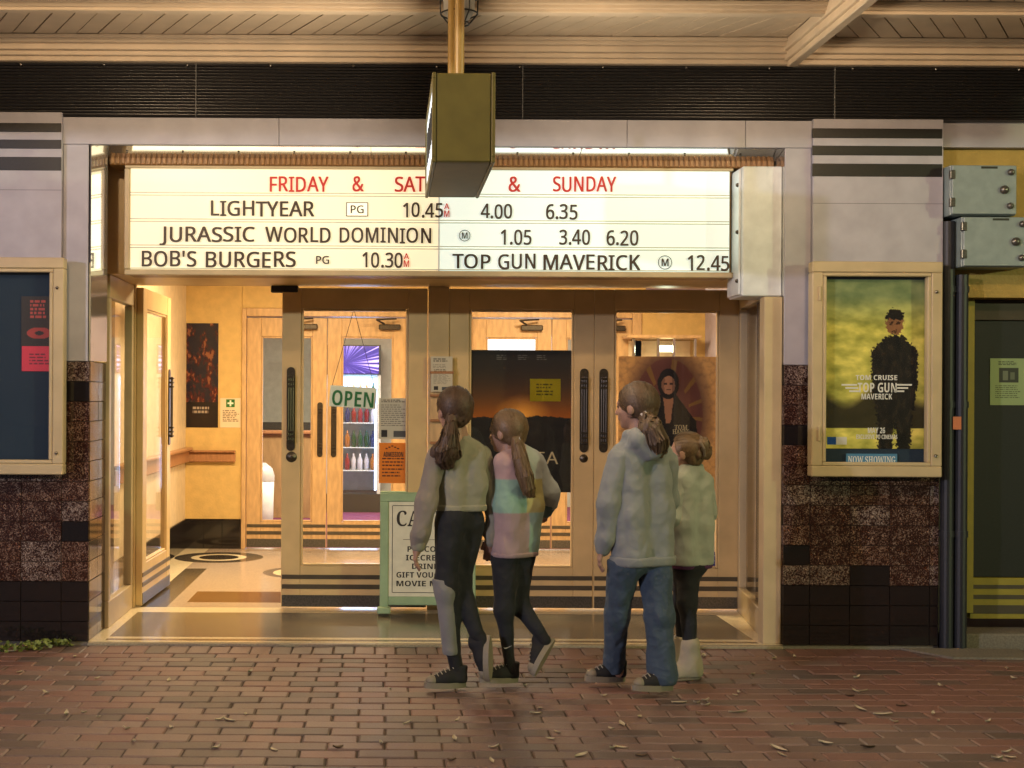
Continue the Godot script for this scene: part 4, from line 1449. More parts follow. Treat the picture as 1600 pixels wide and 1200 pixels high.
func poster_cases() -> void:
	var z := 0.13
	var r := thing("poster_case", "beige metal poster case holding a yellow green film poster", "poster case", Vector3(2.75, 1.6, 0.05))
	case_frame(r, 1270, 408, 1472, 746, z)
	var zp := z - 0.07
	# a plain stand-in: yellow-green clouds over dark land, with a standing figure as a plain shape
	var im := Image.create(164, 264, false, Image.FORMAT_RGB8)
	var n := FastNoiseLite.new()
	n.frequency = 0.018
	n.fractal_octaves = 5
	for j in 264:
		for i in 164:
			var v := n.get_noise_2d(i, j * 1.8) * 0.5 + 0.5
			var c := Color(0.5, 0.52, 0.2).lerp(Color(0.95, 0.9, 0.45), clampf(v * 1.5 - 0.15, 0, 1))
			c = c.lerp(Color(0.3, 0.42, 0.38), clampf(0.9 - j * 0.012, 0, 0.6))
			var ground := 170.0 + sin(i * 0.05) * 16.0
			if j > ground and j < 232:
				c = c.lerp(Color(0.12, 0.1, 0.06), clampf((j - ground) * 0.05, 0, 0.85))
			var fx := (i - 108.0 + n.get_noise_2d(i * 9.0, j * 9.0) * 5.0) / 1.3
			var fy := (j - 50.0 + n.get_noise_2d(j * 9.0, i * 9.0) * 5.0) / 1.3
			var tone := 0.75 + n.get_noise_2d(i * 4.0, j * 2.0) * 0.6
			var torso := fy > 28 and fy < 118 and absf(fx) < 9.0 + minf((fy - 28) * 1.1, 19.0) - maxf(0, fy - 80) * 0.1
			var legs := fy >= 112 and fy < 182 and absf(fx) < 22.0 - (fy - 112) * 0.05 and absf(fx) > (fy - 128) * 0.07
			if torso or legs:
				c = Color(0.17, 0.14, 0.1) * tone
			if Vector2(fx, (fy - 14) * 0.78).length() < 10.5:
				c = Color(0.55, 0.38, 0.25) * (0.8 + tone * 0.2)
			if Vector2(fx, (fy - 6) * 1.1).length() < 11 and fy < 9:
				c = Color(0.1, 0.075, 0.05)
			if fy > 12 and fy < 15 and absf(absf(fx) - 4.0) < 2.0 or fy > 22 and fy < 23.5 and absf(fx) < 3.5:
				c = Color(0.22, 0.14, 0.09)
			c.a = 1.0
			im.set_pixel(i, j, c)
	im.fill_rect(Rect2i(3, 246, 14, 12), Color(0.12, 0.3, 0.6))
	im.fill_rect(Rect2i(17, 246, 17, 12), Color(0.8, 0.8, 0.78))
	var p := paper("film_poster", 1290, 437, 1453, 701, zp, printed("case_poster", im, 0.25), self)
	tag(p, "yellow green film poster with a dark standing figure in the beige case", "poster")
	var ink := M("poster_white", lin(0.7, 0.7, 0.66), 0.5, {"tex": null})
	var zt := zp + 0.001
	words("TOM CRUISE", 1337, 586, 1402, 594, zt, ink, p)
	words("TOP GUN", 1340, 598, 1401, 613, zt, ink, p)
	words("MAVERICK", 1346, 615, 1394, 624, zt, ink, p)
	for k in 3:
		for sg in [-1, 1]:
			var cx: float = 1370.0 + sg * (43 - k * 4)
			slab("lettering_bar", cx - 12 + k * 2, 600 + k * 5, cx + 12 - k * 2, 602.5 + k * 5, zt + 0.001, 0.001, ink, p, 0.0002)
	words("MAY 26", 1356, 668, 1383, 677, zt, ink, p)
	words("EXCLUSIVE TO CINEMAS", 1338, 679, 1402, 686, zt, ink, p)
	var ns := slab("now_showing_sign", 1322, 709, 1402, 728, zp + 0.012, 0.006, M("sign_blue", lin(0.06, 0.2, 0.36), 0.4, {"tex": null}), self, 0.001)
	tag(ns, "small blue plate lettered in white below the poster", "sign")
	words("NOW SHOWING", 1325, 713, 1399, 724, zp + 0.0125, ink, ns, serif_bold)
	# left case
	var l := thing("poster_case", "beige metal poster case lined in dark blue with two small papers", "poster case", Vector3(-2.3, 1.6, 0.05))
	case_frame(l, -150, 401, 98, 742, z)
	var sm := Image.create(56, 78, false, Image.FORMAT_RGB8)
	sm.fill(Color(0.2, 0.18, 0.16))
	plain_lines(sm, 14, 6, 42, 36, 5, Color(0.7, 0.3, 0.26), 3, 0.7)
	for j in 78:
		for i in 56:
			var e := Vector2((i - 28.0) / 20.0, (j - 57.0) / 9.0).length()
			if e < 1.0 and e > 0.35:
				sm.set_pixel(i, j, Color(0.62, 0.25, 0.22))
	var q := paper("small_poster", 33, 463, 89, 541, zp, printed("small_poster", sm, 0.3), self)
	tag(q, "small dark poster with red shapes pinned in the blue lined case", "poster")
	var pk := blank(56, 40, Color(0.78, 0.16, 0.24))
	plain_lines(pk, 12, 12, 46, 32, 4, Color(0.35, 0.04, 0.1), 6, 0.5)
	var pn := paper("pink_notice", 34, 541, 89, 580, zp + 0.002, printed("pink_notice", pk), self)
	tag(pn, "bright pink paper notice under the small dark poster", "notice")

func notice_image(w: int, h: int, c: Color, sd: int) -> Image:
	var im := blank(w, h, c)
	plain_lines(im, 6, 4, w - 6, 12, 2, Color(0.3, 0.28, 0.25), sd, 0.7)
	plain_lines(im, 5, 16, w - 5, int(h * 0.72), 11, Color(0.45, 0.43, 0.4), sd + 1, 0.45)
	im.fill_rect(Rect2i(6, int(h * 0.78), int(w * 0.2), int(h * 0.17)), Color(0.15, 0.14, 0.13))
	im.fill_rect(Rect2i(int(w * 0.5), int(h * 0.8), int(w * 0.42), int(h * 0.15)), Color(0.3, 0.3, 0.3))
	return im

func door_prints() -> void:
	var zi := -1.228
	# sunset poster on the middle door
	var im := Image.create(160, 224, false, Image.FORMAT_RGB8)
	var n := FastNoiseLite.new()
	n.frequency = 0.04
	for j in 224:
		for i in 160:
			var t := clampf(j / 105.0, 0, 1)
			var c := Color(0.14, 0.13, 0.1).lerp(Color(0.62, 0.34, 0.08), t * t)
			var s := Vector2((i - 82.0) / 1.4, j - 102.0).length()
			c = c.lerp(Color(1.0, 0.72, 0.28), clampf(1.0 - s / 34.0, 0, 1))
			if j > 106 + n.get_noise_2d(i * 0.3, 0) * 9:
				c = Color(0.14, 0.12, 0.1) * (0.8 + n.get_noise_2d(i, j) * 0.3)
			c.a = 1
			im.set_pixel(i, j, c)
	plain_lines(im, 40, 8, 58, 18, 3, Color(0.5, 0.5, 0.46), 2, 0.5)
	plain_lines(im, 74, 8, 92, 18, 3, Color(0.5, 0.5, 0.46), 3, 0.5)
	plain_lines(im, 104, 8, 122, 18, 3, Color(0.5, 0.5, 0.46), 4, 0.5)
	var p := paper("film_poster", 736, 547, 893, 769, zi, printed("sunset_poster", im, 0.3), self)
	tag(p, "dark film poster with an orange sunset on the middle glass door", "poster")
	words("SEA", 822, 706, 872, 725, zi + 0.001, M("poster_gold", lin(0.5, 0.42, 0.22), 0.5, {"tex": null}), p, sans)
	var yim := blank(48, 36, Color(0.85, 0.78, 0.05))
	plain_lines(yim, 10, 8, 40, 30, 4, Color(0.3, 0.28, 0.03), 5, 0.45)
	var yn := paper("yellow_notice", 828, 592, 876, 627, zi + 0.003, printed("yellow_notice", yim), self)
	tag(yn, "bright yellow paper notice stuck over the sunset poster", "notice")
	# gold and brown poster on the right door
	var g := Image.create(152, 220, false, Image.FORMAT_RGB8)
	var c2 := FastNoiseLite.new()
	c2.noise_type = FastNoiseLite.TYPE_CELLULAR
	c2.frequency = 0.12
	for j in 220:
		for i in 152:
			var e := Vector2((i - 76.0) / 58.0, (j - 90.0) / 92.0).length()
			var v := c2.get_noise_2d(i, j) * 0.5 + 0.5
			var c := Color(0.34, 0.22, 0.16).lerp(Color(0.85, 0.64, 0.36), clampf((e - 0.85) * 2.2, 0, 1) * clampf(1.3 - v * 1.6, 0, 1))
			if e < 0.95:
				c = c.lerp(Color(0.4, 0.2, 0.17), 0.7)
				if sin(atan2(j - 90.0, i - 76.0) * 12.0) > 0.8 and e > 0.6:
					c = Color(0.5, 0.36, 0.16)
			var fx := absf(i - 76.0 + c2.get_noise_2d(i * 0.5, j * 0.5) * 3.0)
			if j > 56 and fx < 10 + minf((j - 56) * 0.75, 34):
				c = Color(0.09, 0.075, 0.07) * (0.8 + v * 0.5)
			if fx < 4 + (100 - j) * 0.12 and j > 58 and j < 104:
				c = Color(0.6, 0.42, 0.3)
			if Vector2(fx, (j - 42.0) * 0.72).length() < 17:
				c = Color(0.08, 0.06, 0.05)
			if Vector2(fx, (j - 44.0) * 0.76).length() < 11:
				c = Color(0.66, 0.47, 0.34) if fx < 6 else Color(0.5, 0.34, 0.24)
				if absf(j - 42.0) < 1.6 and absf(fx - 4.5) < 2.2 or absf(j - 51.0) < 1.0 and fx < 3.5:
					c = Color(0.2, 0.12, 0.09)
			c.a = 1.0
			g.set_pixel(i, j, c)
	var q := paper("film_poster", 966, 557, 1118, 778, zi, printed("gold_poster", g, 0.3), self)
	tag(q, "brown and gold film poster on the right glass door", "poster")
	var gold := mats["poster_gold"] as Material
	words("TOM", 1054, 664, 1074, 671, zi + 0.001, gold, q, serif)
	words("HANKS", 1051, 671, 1077, 678, zi + 0.001, gold, q, serif)
	var bl := blank(20, 30, Color(0.05, 0.12, 0.5))
	plain_lines(bl, 3, 6, 18, 24, 4, Color(0.7, 0.75, 0.9), 7)
	var bs := paper("blue_sticker", 1104, 862, 1121, 889, zi, printed("blue_sticker", bl), self)
	tag(bs, "small blue sticker low on the right glass door", "sticker")
	# papers on the door with the hanging sign
	var n1 := paper("notice_sheet", 592, 622, 638, 686, zi, printed("notice_sheet", notice_image(70, 100, Color(0.72, 0.7, 0.62), 11)), self)
	tag(n1, "white printed notice on the glass above the orange price list", "notice")
	var ad := blank(70, 96, Color(0.85, 0.48, 0.1))
	plain_lines(ad, 8, 36, 62, 86, 6, Color(0.3, 0.14, 0.04), 13, 0.4)
	for k in 5:
		ad.fill_rect(Rect2i(16 + k * 7, 6 + absi(k - 2) * 3, 5, 3), Color(0.3, 0.14, 0.04))
	var n2 := paper("price_list", 592, 692, 637, 755, zi, printed("price_list", ad), self)
	tag(n2, "orange admission price list on the glass door", "price list")
	words("ADMISSION", 599, 706, 630, 714, zi + 0.001, mats["ink"], n2)
	# leaflets in a rack on the mullion
	var rk := thing("leaflet_rack", "narrow timber leaflet rack on the post between the doors", "rack", W(690, 640, -1.17))
	for y in [580, 616, 655, 690]:
		slab("ledge", 672, y, 709, y + 4, -1.15, 0.035, mats["dado_wood"], rk, 0.002)
	slab("back", 672, 560, 709, 694, -1.18, 0.006, mats["orange_wood"], rk)
	for k in 2:
		var lf := paper("leaflet", 673.0 + k, 557 + k * 18, 707, 612, -1.16 + k * 0.006, printed("leaflet_%d" % k, notice_image(50, 70, Color(0.74, 0.7, 0.6), 20 + k)), self)
		tag(lf, "white leaflet standing in the rack between the doors", "leaflet", "leaflets in the rack")
	# OPEN sign on its cord
	var os := thing("open_sign", "white sign lettered in green hanging on a cord inside the door", "sign", W(552, 621, -1.26))
	var bd := slab("plate", 515, 604, 588, 637, -1.255, 0.008, M("open_white", lin(0.6, 0.66, 0.55), 0.4, {"tex": null}), os, 0.002)
	bd.rotation.z = -0.06
	var w := words("OPEN", 519, 609, 584, 633, -1.2535, M("open_green", lin(0.015, 0.14, 0.04), 0.4, {"tex": null}), os)
	w.rotation.z = -0.06
	obj("cord", tube([W(518, 606, -1.26), W(553, 483, -1.26), W(586, 608, -1.26)], 0.002, 5), mats["ink"], os)

func board() -> void:
	var zf := -0.98
	var b := thing("sandwich_board", "mint green framed sandwich board listing snacks, standing before the door", "sandwich board", W(668, 958, -0.98))
	var m: Material = mats["mint_paint"]
	var lean := deg_to_rad(-5.0)
	var k := (CAMZ - zf) / FOCAL
	var w := 150.0 * k
	var h := 0.765
	for s in [1, -1]:
		var st := begin()
		var f := 0.055
		put_box(st, Vector3(0, h - f / 2, 0), Vector3(w, f, 0.03), 0.004)
		put_box(st, Vector3(0, f / 2 + 0.05, 0), Vector3(w - 2 * f - 0.001, f, 0.028), 0.004)
		for e in [-1, 1]:
			put_box(st, Vector3(e * (w / 2 - f / 2), (h - f) / 2, 0), Vector3(f, h - f - 0.001, 0.03), 0.004)
			put_box(st, Vector3(e * (w / 2 - f / 2), 0.02, 0.03), Vector3(f + 0.03, 0.04, 0.13), 0.006)
		var fr := obj("frame", st.commit(), m, b)
		fr.position = Vector3(0, 0, 0.0 if s > 0 else -0.3)
		fr.rotation.x = lean * s
		if s < 0:
			fr.rotation.y = PI
			fr.rotation.x = lean
		var pn := obj("panel", bm(Vector3(w - 2 * f, h - 2 * f - 0.05, 0.012), 0.001), mats["cream_board"], fr)
		pn.position = Vector3(0, h / 2 + 0.025, 0)
		if s > 0:
			var ph := h - 2 * f - 0.05
			var pw := w - 2 * f
			var ln := begin()
			var bx := pw / 2 - 0.025
			var by := ph / 2 - 0.025
			for e in [-1, 1]:
				put_box(ln, Vector3(e * bx, 0, 0.0066), Vector3(0.004, by * 2, 0.0012), 0.0002)
				put_box(ln, Vector3(0, e * by, 0.0066), Vector3(bx * 2 - 0.005, 0.004, 0.0012), 0.0002)
			put_box(ln, Vector3(0, 0.06, 0.0066), Vector3(bx * 1.4, 0.003, 0.0012), 0.0002)
			var lo := obj("border_line", ln.commit(), mats["ink"], pn)
			lo.position = Vector3.ZERO
			var rows := [["CANDY", 0.195, 0.1, 0.4, serif_bold], ["POPCORN", 0.0, 0.036, 0.26, sans_bold], ["ICECREAM", -0.055, 0.036, 0.28, sans_bold], ["DRINKS", -0.11, 0.036, 0.2, sans_bold], ["GIFT VOUCHERS", -0.165, 0.036, 0.4, sans_bold], ["MOVIE MEALS", -0.22, 0.036, 0.4, sans_bold]]
			for r in rows:
				var t := glyphs(r[0], r[4], 0.001)
				var a := t.get_aabb()
				var o := obj("lettering", t, mats["ink"], pn)
				var sy: float = r[2] / a.size.y
				var sx: float = minf(r[3], pw - 0.09) / a.size.x
				o.scale = Vector3(sx, sy, 1)
				o.position = Vector3(-(a.position.x + a.size.x / 2) * sx, r[1] - (a.position.y + a.size.y / 2) * sy, 0.0066)
	obj("strut", bm(Vector3(w * 0.8, 0.02, 0.26), 0.003), m, b, Vector3(b.position.x, 0.3, zf - 0.15))

func litter() -> void:
	var kinds := []
	for v in 4:
		var st := begin()
		st.set_smooth_group(0)
		var l: float = [0.035, 0.028, 0.045, 0.022][v]
		var w: float = [0.012, 0.011, 0.014, 0.01][v]
		var prev := []
		for k in 7:
			var t := k / 6.0
			var hw := w * sin(PI * clampf(t * 0.94 + 0.03, 0, 1))
			var y := 0.004 + 0.012 * pow(absf(t - 0.45), 1.5) * (1 + v % 2)
			var cur := [Vector3((t - 0.5) * 2 * l, y + 0.006, -hw), Vector3((t - 0.5) * 2 * l, y - 0.003, 0), Vector3((t - 0.5) * 2 * l, y + 0.005, hw)]
			if prev:
				for e in 2:
					for q in [prev[e], cur[e], cur[e + 1], prev[e], cur[e + 1], prev[e + 1]]:
						st.add_vertex(q)
			prev = cur
		st.generate_normals()
		kinds.append(st.commit())
	for k in 85:
		var py := 1018 + pow(rng.randf(), 0.8) * 178
		var px := rng.randf_range(0, 1600)
		if rng.randf() < 0.45:
			px = rng.randf_range(900, 1600)
		var d := FOCAL * (EYE + 0.016) / (py - CY)
		var at := Vector3((px - CX) * d / FOCAL, -0.0155, CAMZ - d)
		if at.z < 0.05:
			continue
		var o := obj("fallen_leaf", kinds[rng.randi() % 4], mats["leaf_pale" if rng.randf() < 0.85 else "leaf_brown"], self, at, Vector3(rng.randfn() * 0.1, rng.randf() * TAU, rng.randfn() * 0.1))
		o.scale = Vector3.ONE * rng.randf_range(0.55, 1.0)
		tag(o, "small dry fallen leaf lying on the brick footpath", "leaf", "fallen leaves on the bricks")
	# weeds at the foot of the left pier
	for q in [[12, 1022, 0.09], [60, 1018, 0.07], [92, 1012, 0.06]]:
		var d: float = FOCAL * (EYE + 0.02) / (q[1] - CY)
		var at := Vector3((q[0] - CX) * d / FOCAL, -0.02, maxf(CAMZ - d, 0.04))
		var t := thing("weed", "low green weed growing at the foot of the dark tiled pier", "plant", at, "weeds at the pier")
		var st := begin()
		for k in 70:
			var a := rng.randf() * TAU
			var r: float = rng.randf() * q[2]
			var c := at + Vector3(cos(a) * r * 1.6, 0.01 + rng.randf() * q[2] * 0.55, absf(sin(a)) * r * 0.8)
			var b := Basis.from_euler(Vector3(rng.randf() * 1.2, rng.randf() * TAU, rng.randf() * 1.2))
			var s := rng.randf_range(0.008, 0.016)
			tri(st, c + b * Vector3(-s, 0, 0), c + b * Vector3(s, 0, 0.3 * s), c + b * Vector3(0, 0.2 * s, s), b * Vector3.UP)
			tri(st, c + b * Vector3(-s, 0, 0), c + b * Vector3(s, 0, 0.3 * s), c + b * Vector3(0, 0.2 * s, -s), b * Vector3.UP)
		var o := obj("foliage", st.commit(), mats["weed_green"], t)
		o.position = -at
		var sm := begin()
		for k in 6:
			var a := rng.randf() * TAU
			put_tube(sm, [at, at + Vector3(cos(a) * q[2], q[2] * 0.5, absf(sin(a)) * q[2] * 0.5)], 0.0015, 4)
		obj("stem", sm.commit(), mats["weed_green"], t).position = -at

# ---- people: joints are read from the photo, their depth from where the feet stand ----
var zoom_x := 620.0
var zoom_y := 590.0
var zoom_s := 2.4
var zoom_z := 1.0
var fold: FastNoiseLite

func J(zx: float, zy: float, dz := 0.0) -> Vector3:
	return W(zoom_x + zx / zoom_s, zoom_y + zy / zoom_s, zoom_z + dz)

# a chain of joints [x, y, dz, radius] as tapered capsules
func chain(pts: Array) -> Array:
	var out := []
	for k in pts.size() - 1:
		out.append([J(pts[k][0], pts[k][1], pts[k][2]), J(pts[k + 1][0], pts[k + 1][1], pts[k + 1][2]), float(pts[k][3]), float(pts[k + 1][3])])
	return out

func thinner(prims: Array, by: float) -> Array:
	var out := []
	for p in prims:
		out.append([p[0], p[1], maxf(p[2] - by, 0.015), maxf(p[3] - by, 0.015)])
	return out

func below(zy: float, dz := 0.0) -> Plane:
	# keeps what is above that height
	return Plane(Vector3.DOWN, -J(300, zy, dz).y)

func above(zy: float, dz := 0.0) -> Plane:
	return Plane(Vector3.UP, J(300, zy, dz).y)

func cloth(called: String, prims: Array, mat: Material, who: Node, planes := [], amp := 0.012, cell := 0.0085, k := 0.035, nscale := Vector3(1, 0.55, 1)) -> MeshInstance3D:
	var m := sdf_mesh(prims, cell, k, planes, fold, amp, nscale)
	var o := MeshInstance3D.new()
	o.mesh = m
	o.material_override = mat
	o.name = called
	who.add_child(o, true)
	o.position = -base_of(who)
	return o

func head_prims(c: Vector3, b: Basis, s: float) -> Array:
	var out := []
	for e in [[0, 0.02, -0.01, 0.072, 0.086, 0.088], [0, -0.032, 0.028, 0.055, 0.074, 0.056], [0.079, -0.012, -0.008, 0.01, 0.031, 0.019], [-0.079, -0.012, -0.008, 0.01, 0.031, 0.019], [0.03, -0.03, 0.056, 0.022, 0.02, 0.02], [-0.03, -0.03, 0.056, 0.022, 0.02, 0.02]]:
		out.append([c + b * Vector3(e[0], e[1], e[2]) * s, Vector3(e[3], e[4], e[5]) * s, b])
	for e in [[0, -0.086, 0.05, 0, -0.09, 0.056, 0.024, 0.02], [0, 0.0, 0.08, 0, -0.035, 0.096, 0.007, 0.011], [-0.018, -0.06, 0.076, 0.018, -0.06, 0.076, 0.007, 0.007], [-0.032, 0.014, 0.074, 0.032, 0.014, 0.074, 0.01, 0.01], [0, -0.06, -0.015, 0, -0.17, -0.022, 0.044, 0.05]]:
		out.append([c + b * Vector3(e[0], e[1], e[2]) * s, c + b * Vector3(e[3], e[4], e[5]) * s, e[6] * s, e[7] * s])
	return out

func hand_prims(wrist: Vector3, tip: Vector3, thumb_side: Vector3, s := 1.0) -> Array:
	var d := (tip - wrist).normalized()
	var t := (thumb_side - d * thumb_side.dot(d)).normalized()
	var n := d.cross(t)
	var out := [[wrist, wrist + d * 0.03 * s, 0.02 * s, 0.022 * s]]
	for k in 4:
		var o := t * (0.024 - k * 0.016) * s
		var l: float = [0.062, 0.07, 0.066, 0.052][k] * s
		var root := wrist + d * 0.065 * s + o
		out.append([wrist + d * 0.02 * s + o * 0.7, root, 0.012 * s, 0.0105 * s])
		var m := root + d * l * 0.5 + n * 0.012 * s
		out.append([root, m, 0.009 * s, 0.0082 * s])
		out.append([m, m + d * l * 0.38 + n * 0.022 * s, 0.0082 * s, 0.0072 * s])
	var tb := wrist + d * 0.025 * s + t * 0.026 * s
	out.append([wrist + d * 0.012 * s + t * 0.012 * s, tb + t * 0.008 * s, 0.014 * s, 0.0115 * s])
	out.append([tb + t * 0.008 * s, tb + d * 0.035 * s + t * 0.018 * s + n * 0.01 * s, 0.0105 * s, 0.0085 * s])
	return out

func person(label: String, at: Vector3, body: Array, head: Vector3, face: Vector3, hands: Array, s: float, hair_mat: Material) -> Node3D:
	var who := thing("person", label, "person", at)
	var st := begin()
	var b := Basis(Vector3.UP.cross(face).normalized(), Vector3.UP, face.normalized())
	sdf_mesh(body, 0.013, 0.03, [], null, 0.0, Vector3.ONE, st)
	sdf_mesh(head_prims(head, b, s), 0.0045, 0.016, [], null, 0.0, Vector3.ONE, st)
	for h in hands:
		sdf_mesh(h, 0.004, 0.007, [], null, 0.0, Vector3.ONE, st)
	var o := MeshInstance3D.new()
	o.name = "body"
	o.mesh = st.commit()
	o.material_override = M("skin", lin(0.5, 0.29, 0.2), 0.5, {"tex": grain_tex, "scale": 4.0})
	who.add_child(o)
	o.position = -at
	for e in [-1, 1]:
		var eye := obj("eye", lathe([Vector2(0, 0.011), Vector2(0.006, 0.0095), Vector2(0.0105, 0.004), Vector2(0.011, 0)], 12), M("eye", lin(0.08, 0.06, 0.05), 0.15, {"tex": null}), who, head + b * Vector3(e * 0.03, -0.002, 0.072) * s)
		eye.basis = Basis(b.x, b.z, -b.y)
	# hair close to the skull, drawn back to the tie
	var strands := FastNoiseLite.new()
	strands.frequency = 22.0
	strands.seed = 4
	var cap := [[head + b * Vector3(0, 0.024, -0.016) * s, Vector3(0.081, 0.092, 0.094) * s, b], [head + b * Vector3(0, -0.02, -0.055) * s, Vector3(0.062, 0.066, 0.05) * s, b]]
	var n := (b * Vector3(0, -0.42, 0.9)).normalized()
	var hm := sdf_mesh(cap, 0.006, 0.03, [Plane(n, n.dot(head + b * Vector3(0, 0.01, 0.036) * s))], strands, 0.009, Vector3(1.6, 0.3, 1.6))
	var ho := MeshInstance3D.new()
	ho.name = "hair"
	ho.mesh = hm
	ho.material_override = hair_mat
	who.add_child(ho)
	ho.position = -at
	return who

func tail(who: Node3D, prims: Array, mat: Material, amp := 0.012) -> void:
	var strands := FastNoiseLite.new()
	strands.frequency = 30.0
	strands.seed = 9
	var o := MeshInstance3D.new()
	o.name = "ponytail"
	o.mesh = sdf_mesh(prims, 0.006, 0.02, [], strands, amp, Vector3(1.3, 0.18, 1.3))
	o.material_override = mat
	who.add_child(o, true)
	o.position = -base_of(who)

# fine strands combed from the hairline to the tie and on along the tail
func strands_of_hair(who: Node3D, head: Vector3, face: Vector3, s: float, tie: Vector3, path: Array, mat: Material, count: int, sd: int) -> void:
	var r := RandomNumberGenerator.new()
	r.seed = sd
	var b := Basis(Vector3.UP.cross(face).normalized(), Vector3.UP, face.normalized())
	var c := head + b * Vector3(0, 0.022, -0.016) * s
	var rad := Vector3(0.083, 0.094, 0.097) * s
	var t := (b.transposed() * (tie - c) / rad).normalized()
	var st := begin()
	var made := 0
	while made < count:
		var v := Vector3(r.randfn(), r.randfn(), r.randfn()).normalized()
		if v.y < -0.45 or (v.z > 0.45 and v.y < 0.45):
			continue
		made += 1
		var pts := []
		var lift := 1.01 + r.randf() * 0.08
		for k in 8:
			var d := v.slerp(t, k / 7.0)
			pts.append(c + b * (d * rad * lift * (1.0 + 0.012 * sin(k * 1.3 + made))))
		var a := r.randf() * TAU
		var q := sqrt(r.randf())
		var stop: int = path.size() - (1 if r.randf() < 0.5 else 0)
		for k in stop:
			var o: Vector3 = Vector3(cos(a), 0.25 * sin(a * 2), sin(a)) * q * path[k][1]
			a += r.randfn() * 0.25
			pts.append(path[k][0] + o + Vector3(r.randfn(), r.randfn(), r.randfn()) * 0.003)
		var w := r.randf_range(0.0012, 0.0034)
		for k in pts.size() - 1:
			var p0: Vector3 = pts[k]
			var p1: Vector3 = pts[k + 1]
			if p0.distance_to(p1) < 0.0005:
				continue
			var out := (p0 - (c if k < 7 else (path[clampi(k - 8, 0, path.size() - 1)][0] as Vector3))).normalized()
			var side := (p1 - p0).cross(out).normalized() * w * (1.0 if k < pts.size() - 2 else 0.4)
			var n := side.cross(p1 - p0).normalized()
			if n.dot(out) < 0:
				n = -n
			quad(st, p0 - side, p0 + side, p1 + side, p1 - side, n)
	var o2 := MeshInstance3D.new()
	o2.name = "hair_strands"
	o2.mesh = st.commit()
	o2.material_override = mat
	who.add_child(o2, true)
	o2.position = -base_of(who)

func path_of(pts: Array) -> Array:
	var out := []
	for q in pts:
		out.append([J(q[0], q[1], q[2]), float(q[3])])
	return out

var shoe_mesh: ArrayMesh
var sole_mesh: ArrayMesh
var toe_mesh: ArrayMesh
var lace_mesh: ArrayMesh

func shoe(who: Node3D, heel: Vector3, toe: Vector3, up: Vector3, size := 1.0) -> void:
	# heel and toe lie on the sole's underside
	if shoe_mesh == null:
		var prims := [[Vector3(0.035, 0.045, 0), Vector3(0.12, 0.045, 0), 0.036, 0.038], [Vector3(0.12, 0.045, 0), Vector3(0.2, 0.03, 0), 0.038, 0.03], [Vector3(0.036, 0.05, 0), Vector3(0.032, 0.115, 0), 0.036, 0.036], [Vector3(0.05, 0.09, 0), Vector3(0.13, 0.055, 0), 0.026, 0.026]]
		shoe_mesh = sdf_mesh(prims, 0.007, 0.02, [Plane(Vector3.DOWN, -0.026), Plane(Vector3.UP, 0.118)])
		var foot := PackedVector2Array()
		for k in 28:
			var a := TAU * k / 28
			var x := 0.118 + cos(a) * 0.122
			foot.append(Vector2(x, sin(a) * (0.036 + 0.008 * sin((x - 0.03) * 13.0))))
		var st := begin()
		put_prism(st, foot, 0.03, Transform3D(Basis(Vector3.RIGHT, -PI / 2), Vector3.ZERO))
		sole_mesh = st.commit()
		toe_mesh = sdf_mesh([[Vector3(0.196, 0.034, 0), Vector3(0.2, 0.032, 0), 0.033, 0.032]], 0.006, 0.01, [Plane(Vector3.DOWN, -0.028)])
		var ls := begin()
		for k in 5:
			var x := 0.085 + k * 0.021
			var y := 0.118 - k * 0.0095
			put_tube(ls, [Vector3(x, y - 0.014, -0.024), Vector3(x + 0.004, y, 0), Vector3(x, y - 0.014, 0.024)], 0.0028, 5)
		lace_mesh = ls.commit()
	var d := (toe - heel).normalized()
	var u := (up - d * up.dot(d)).normalized()
	size *= 0.9
	var o := Node3D.new()
	o.name = "shoe"
	who.add_child(o, true)
	o.transform = Transform3D(Basis(d, u, d.cross(u)).scaled_local(Vector3.ONE * size), heel - base_of(who))
	var canvas := M("shoe_canvas", lin(0.013, 0.013, 0.014), 0.8, {"tex": grain_tex, "world": false, "scale": 6.0})
	var rubber := M("shoe_rubber", lin(0.3, 0.26, 0.18), 0.6, {"tex": grain_tex, "world": false, "scale": 6.0})
	for q in [["upper", shoe_mesh, canvas], ["sole", sole_mesh, rubber], ["toe_cap", toe_mesh, rubber], ["laces", lace_mesh, M("lace", lin(0.4, 0.36, 0.28), 0.7)]]:
		var p := MeshInstance3D.new()
		p.name = q[0]
		p.mesh = q[1]
		p.material_override = q[2]
		o.add_child(p)

func fabric(called: String, c: Color, nscale := 0.42, scale := 1.1) -> StandardMaterial3D:
	return M(called, c, 0.9, {"tex": blotch_tex, "scale": scale, "norm": fold_norm, "nscale": nscale, "rim": 0.25})

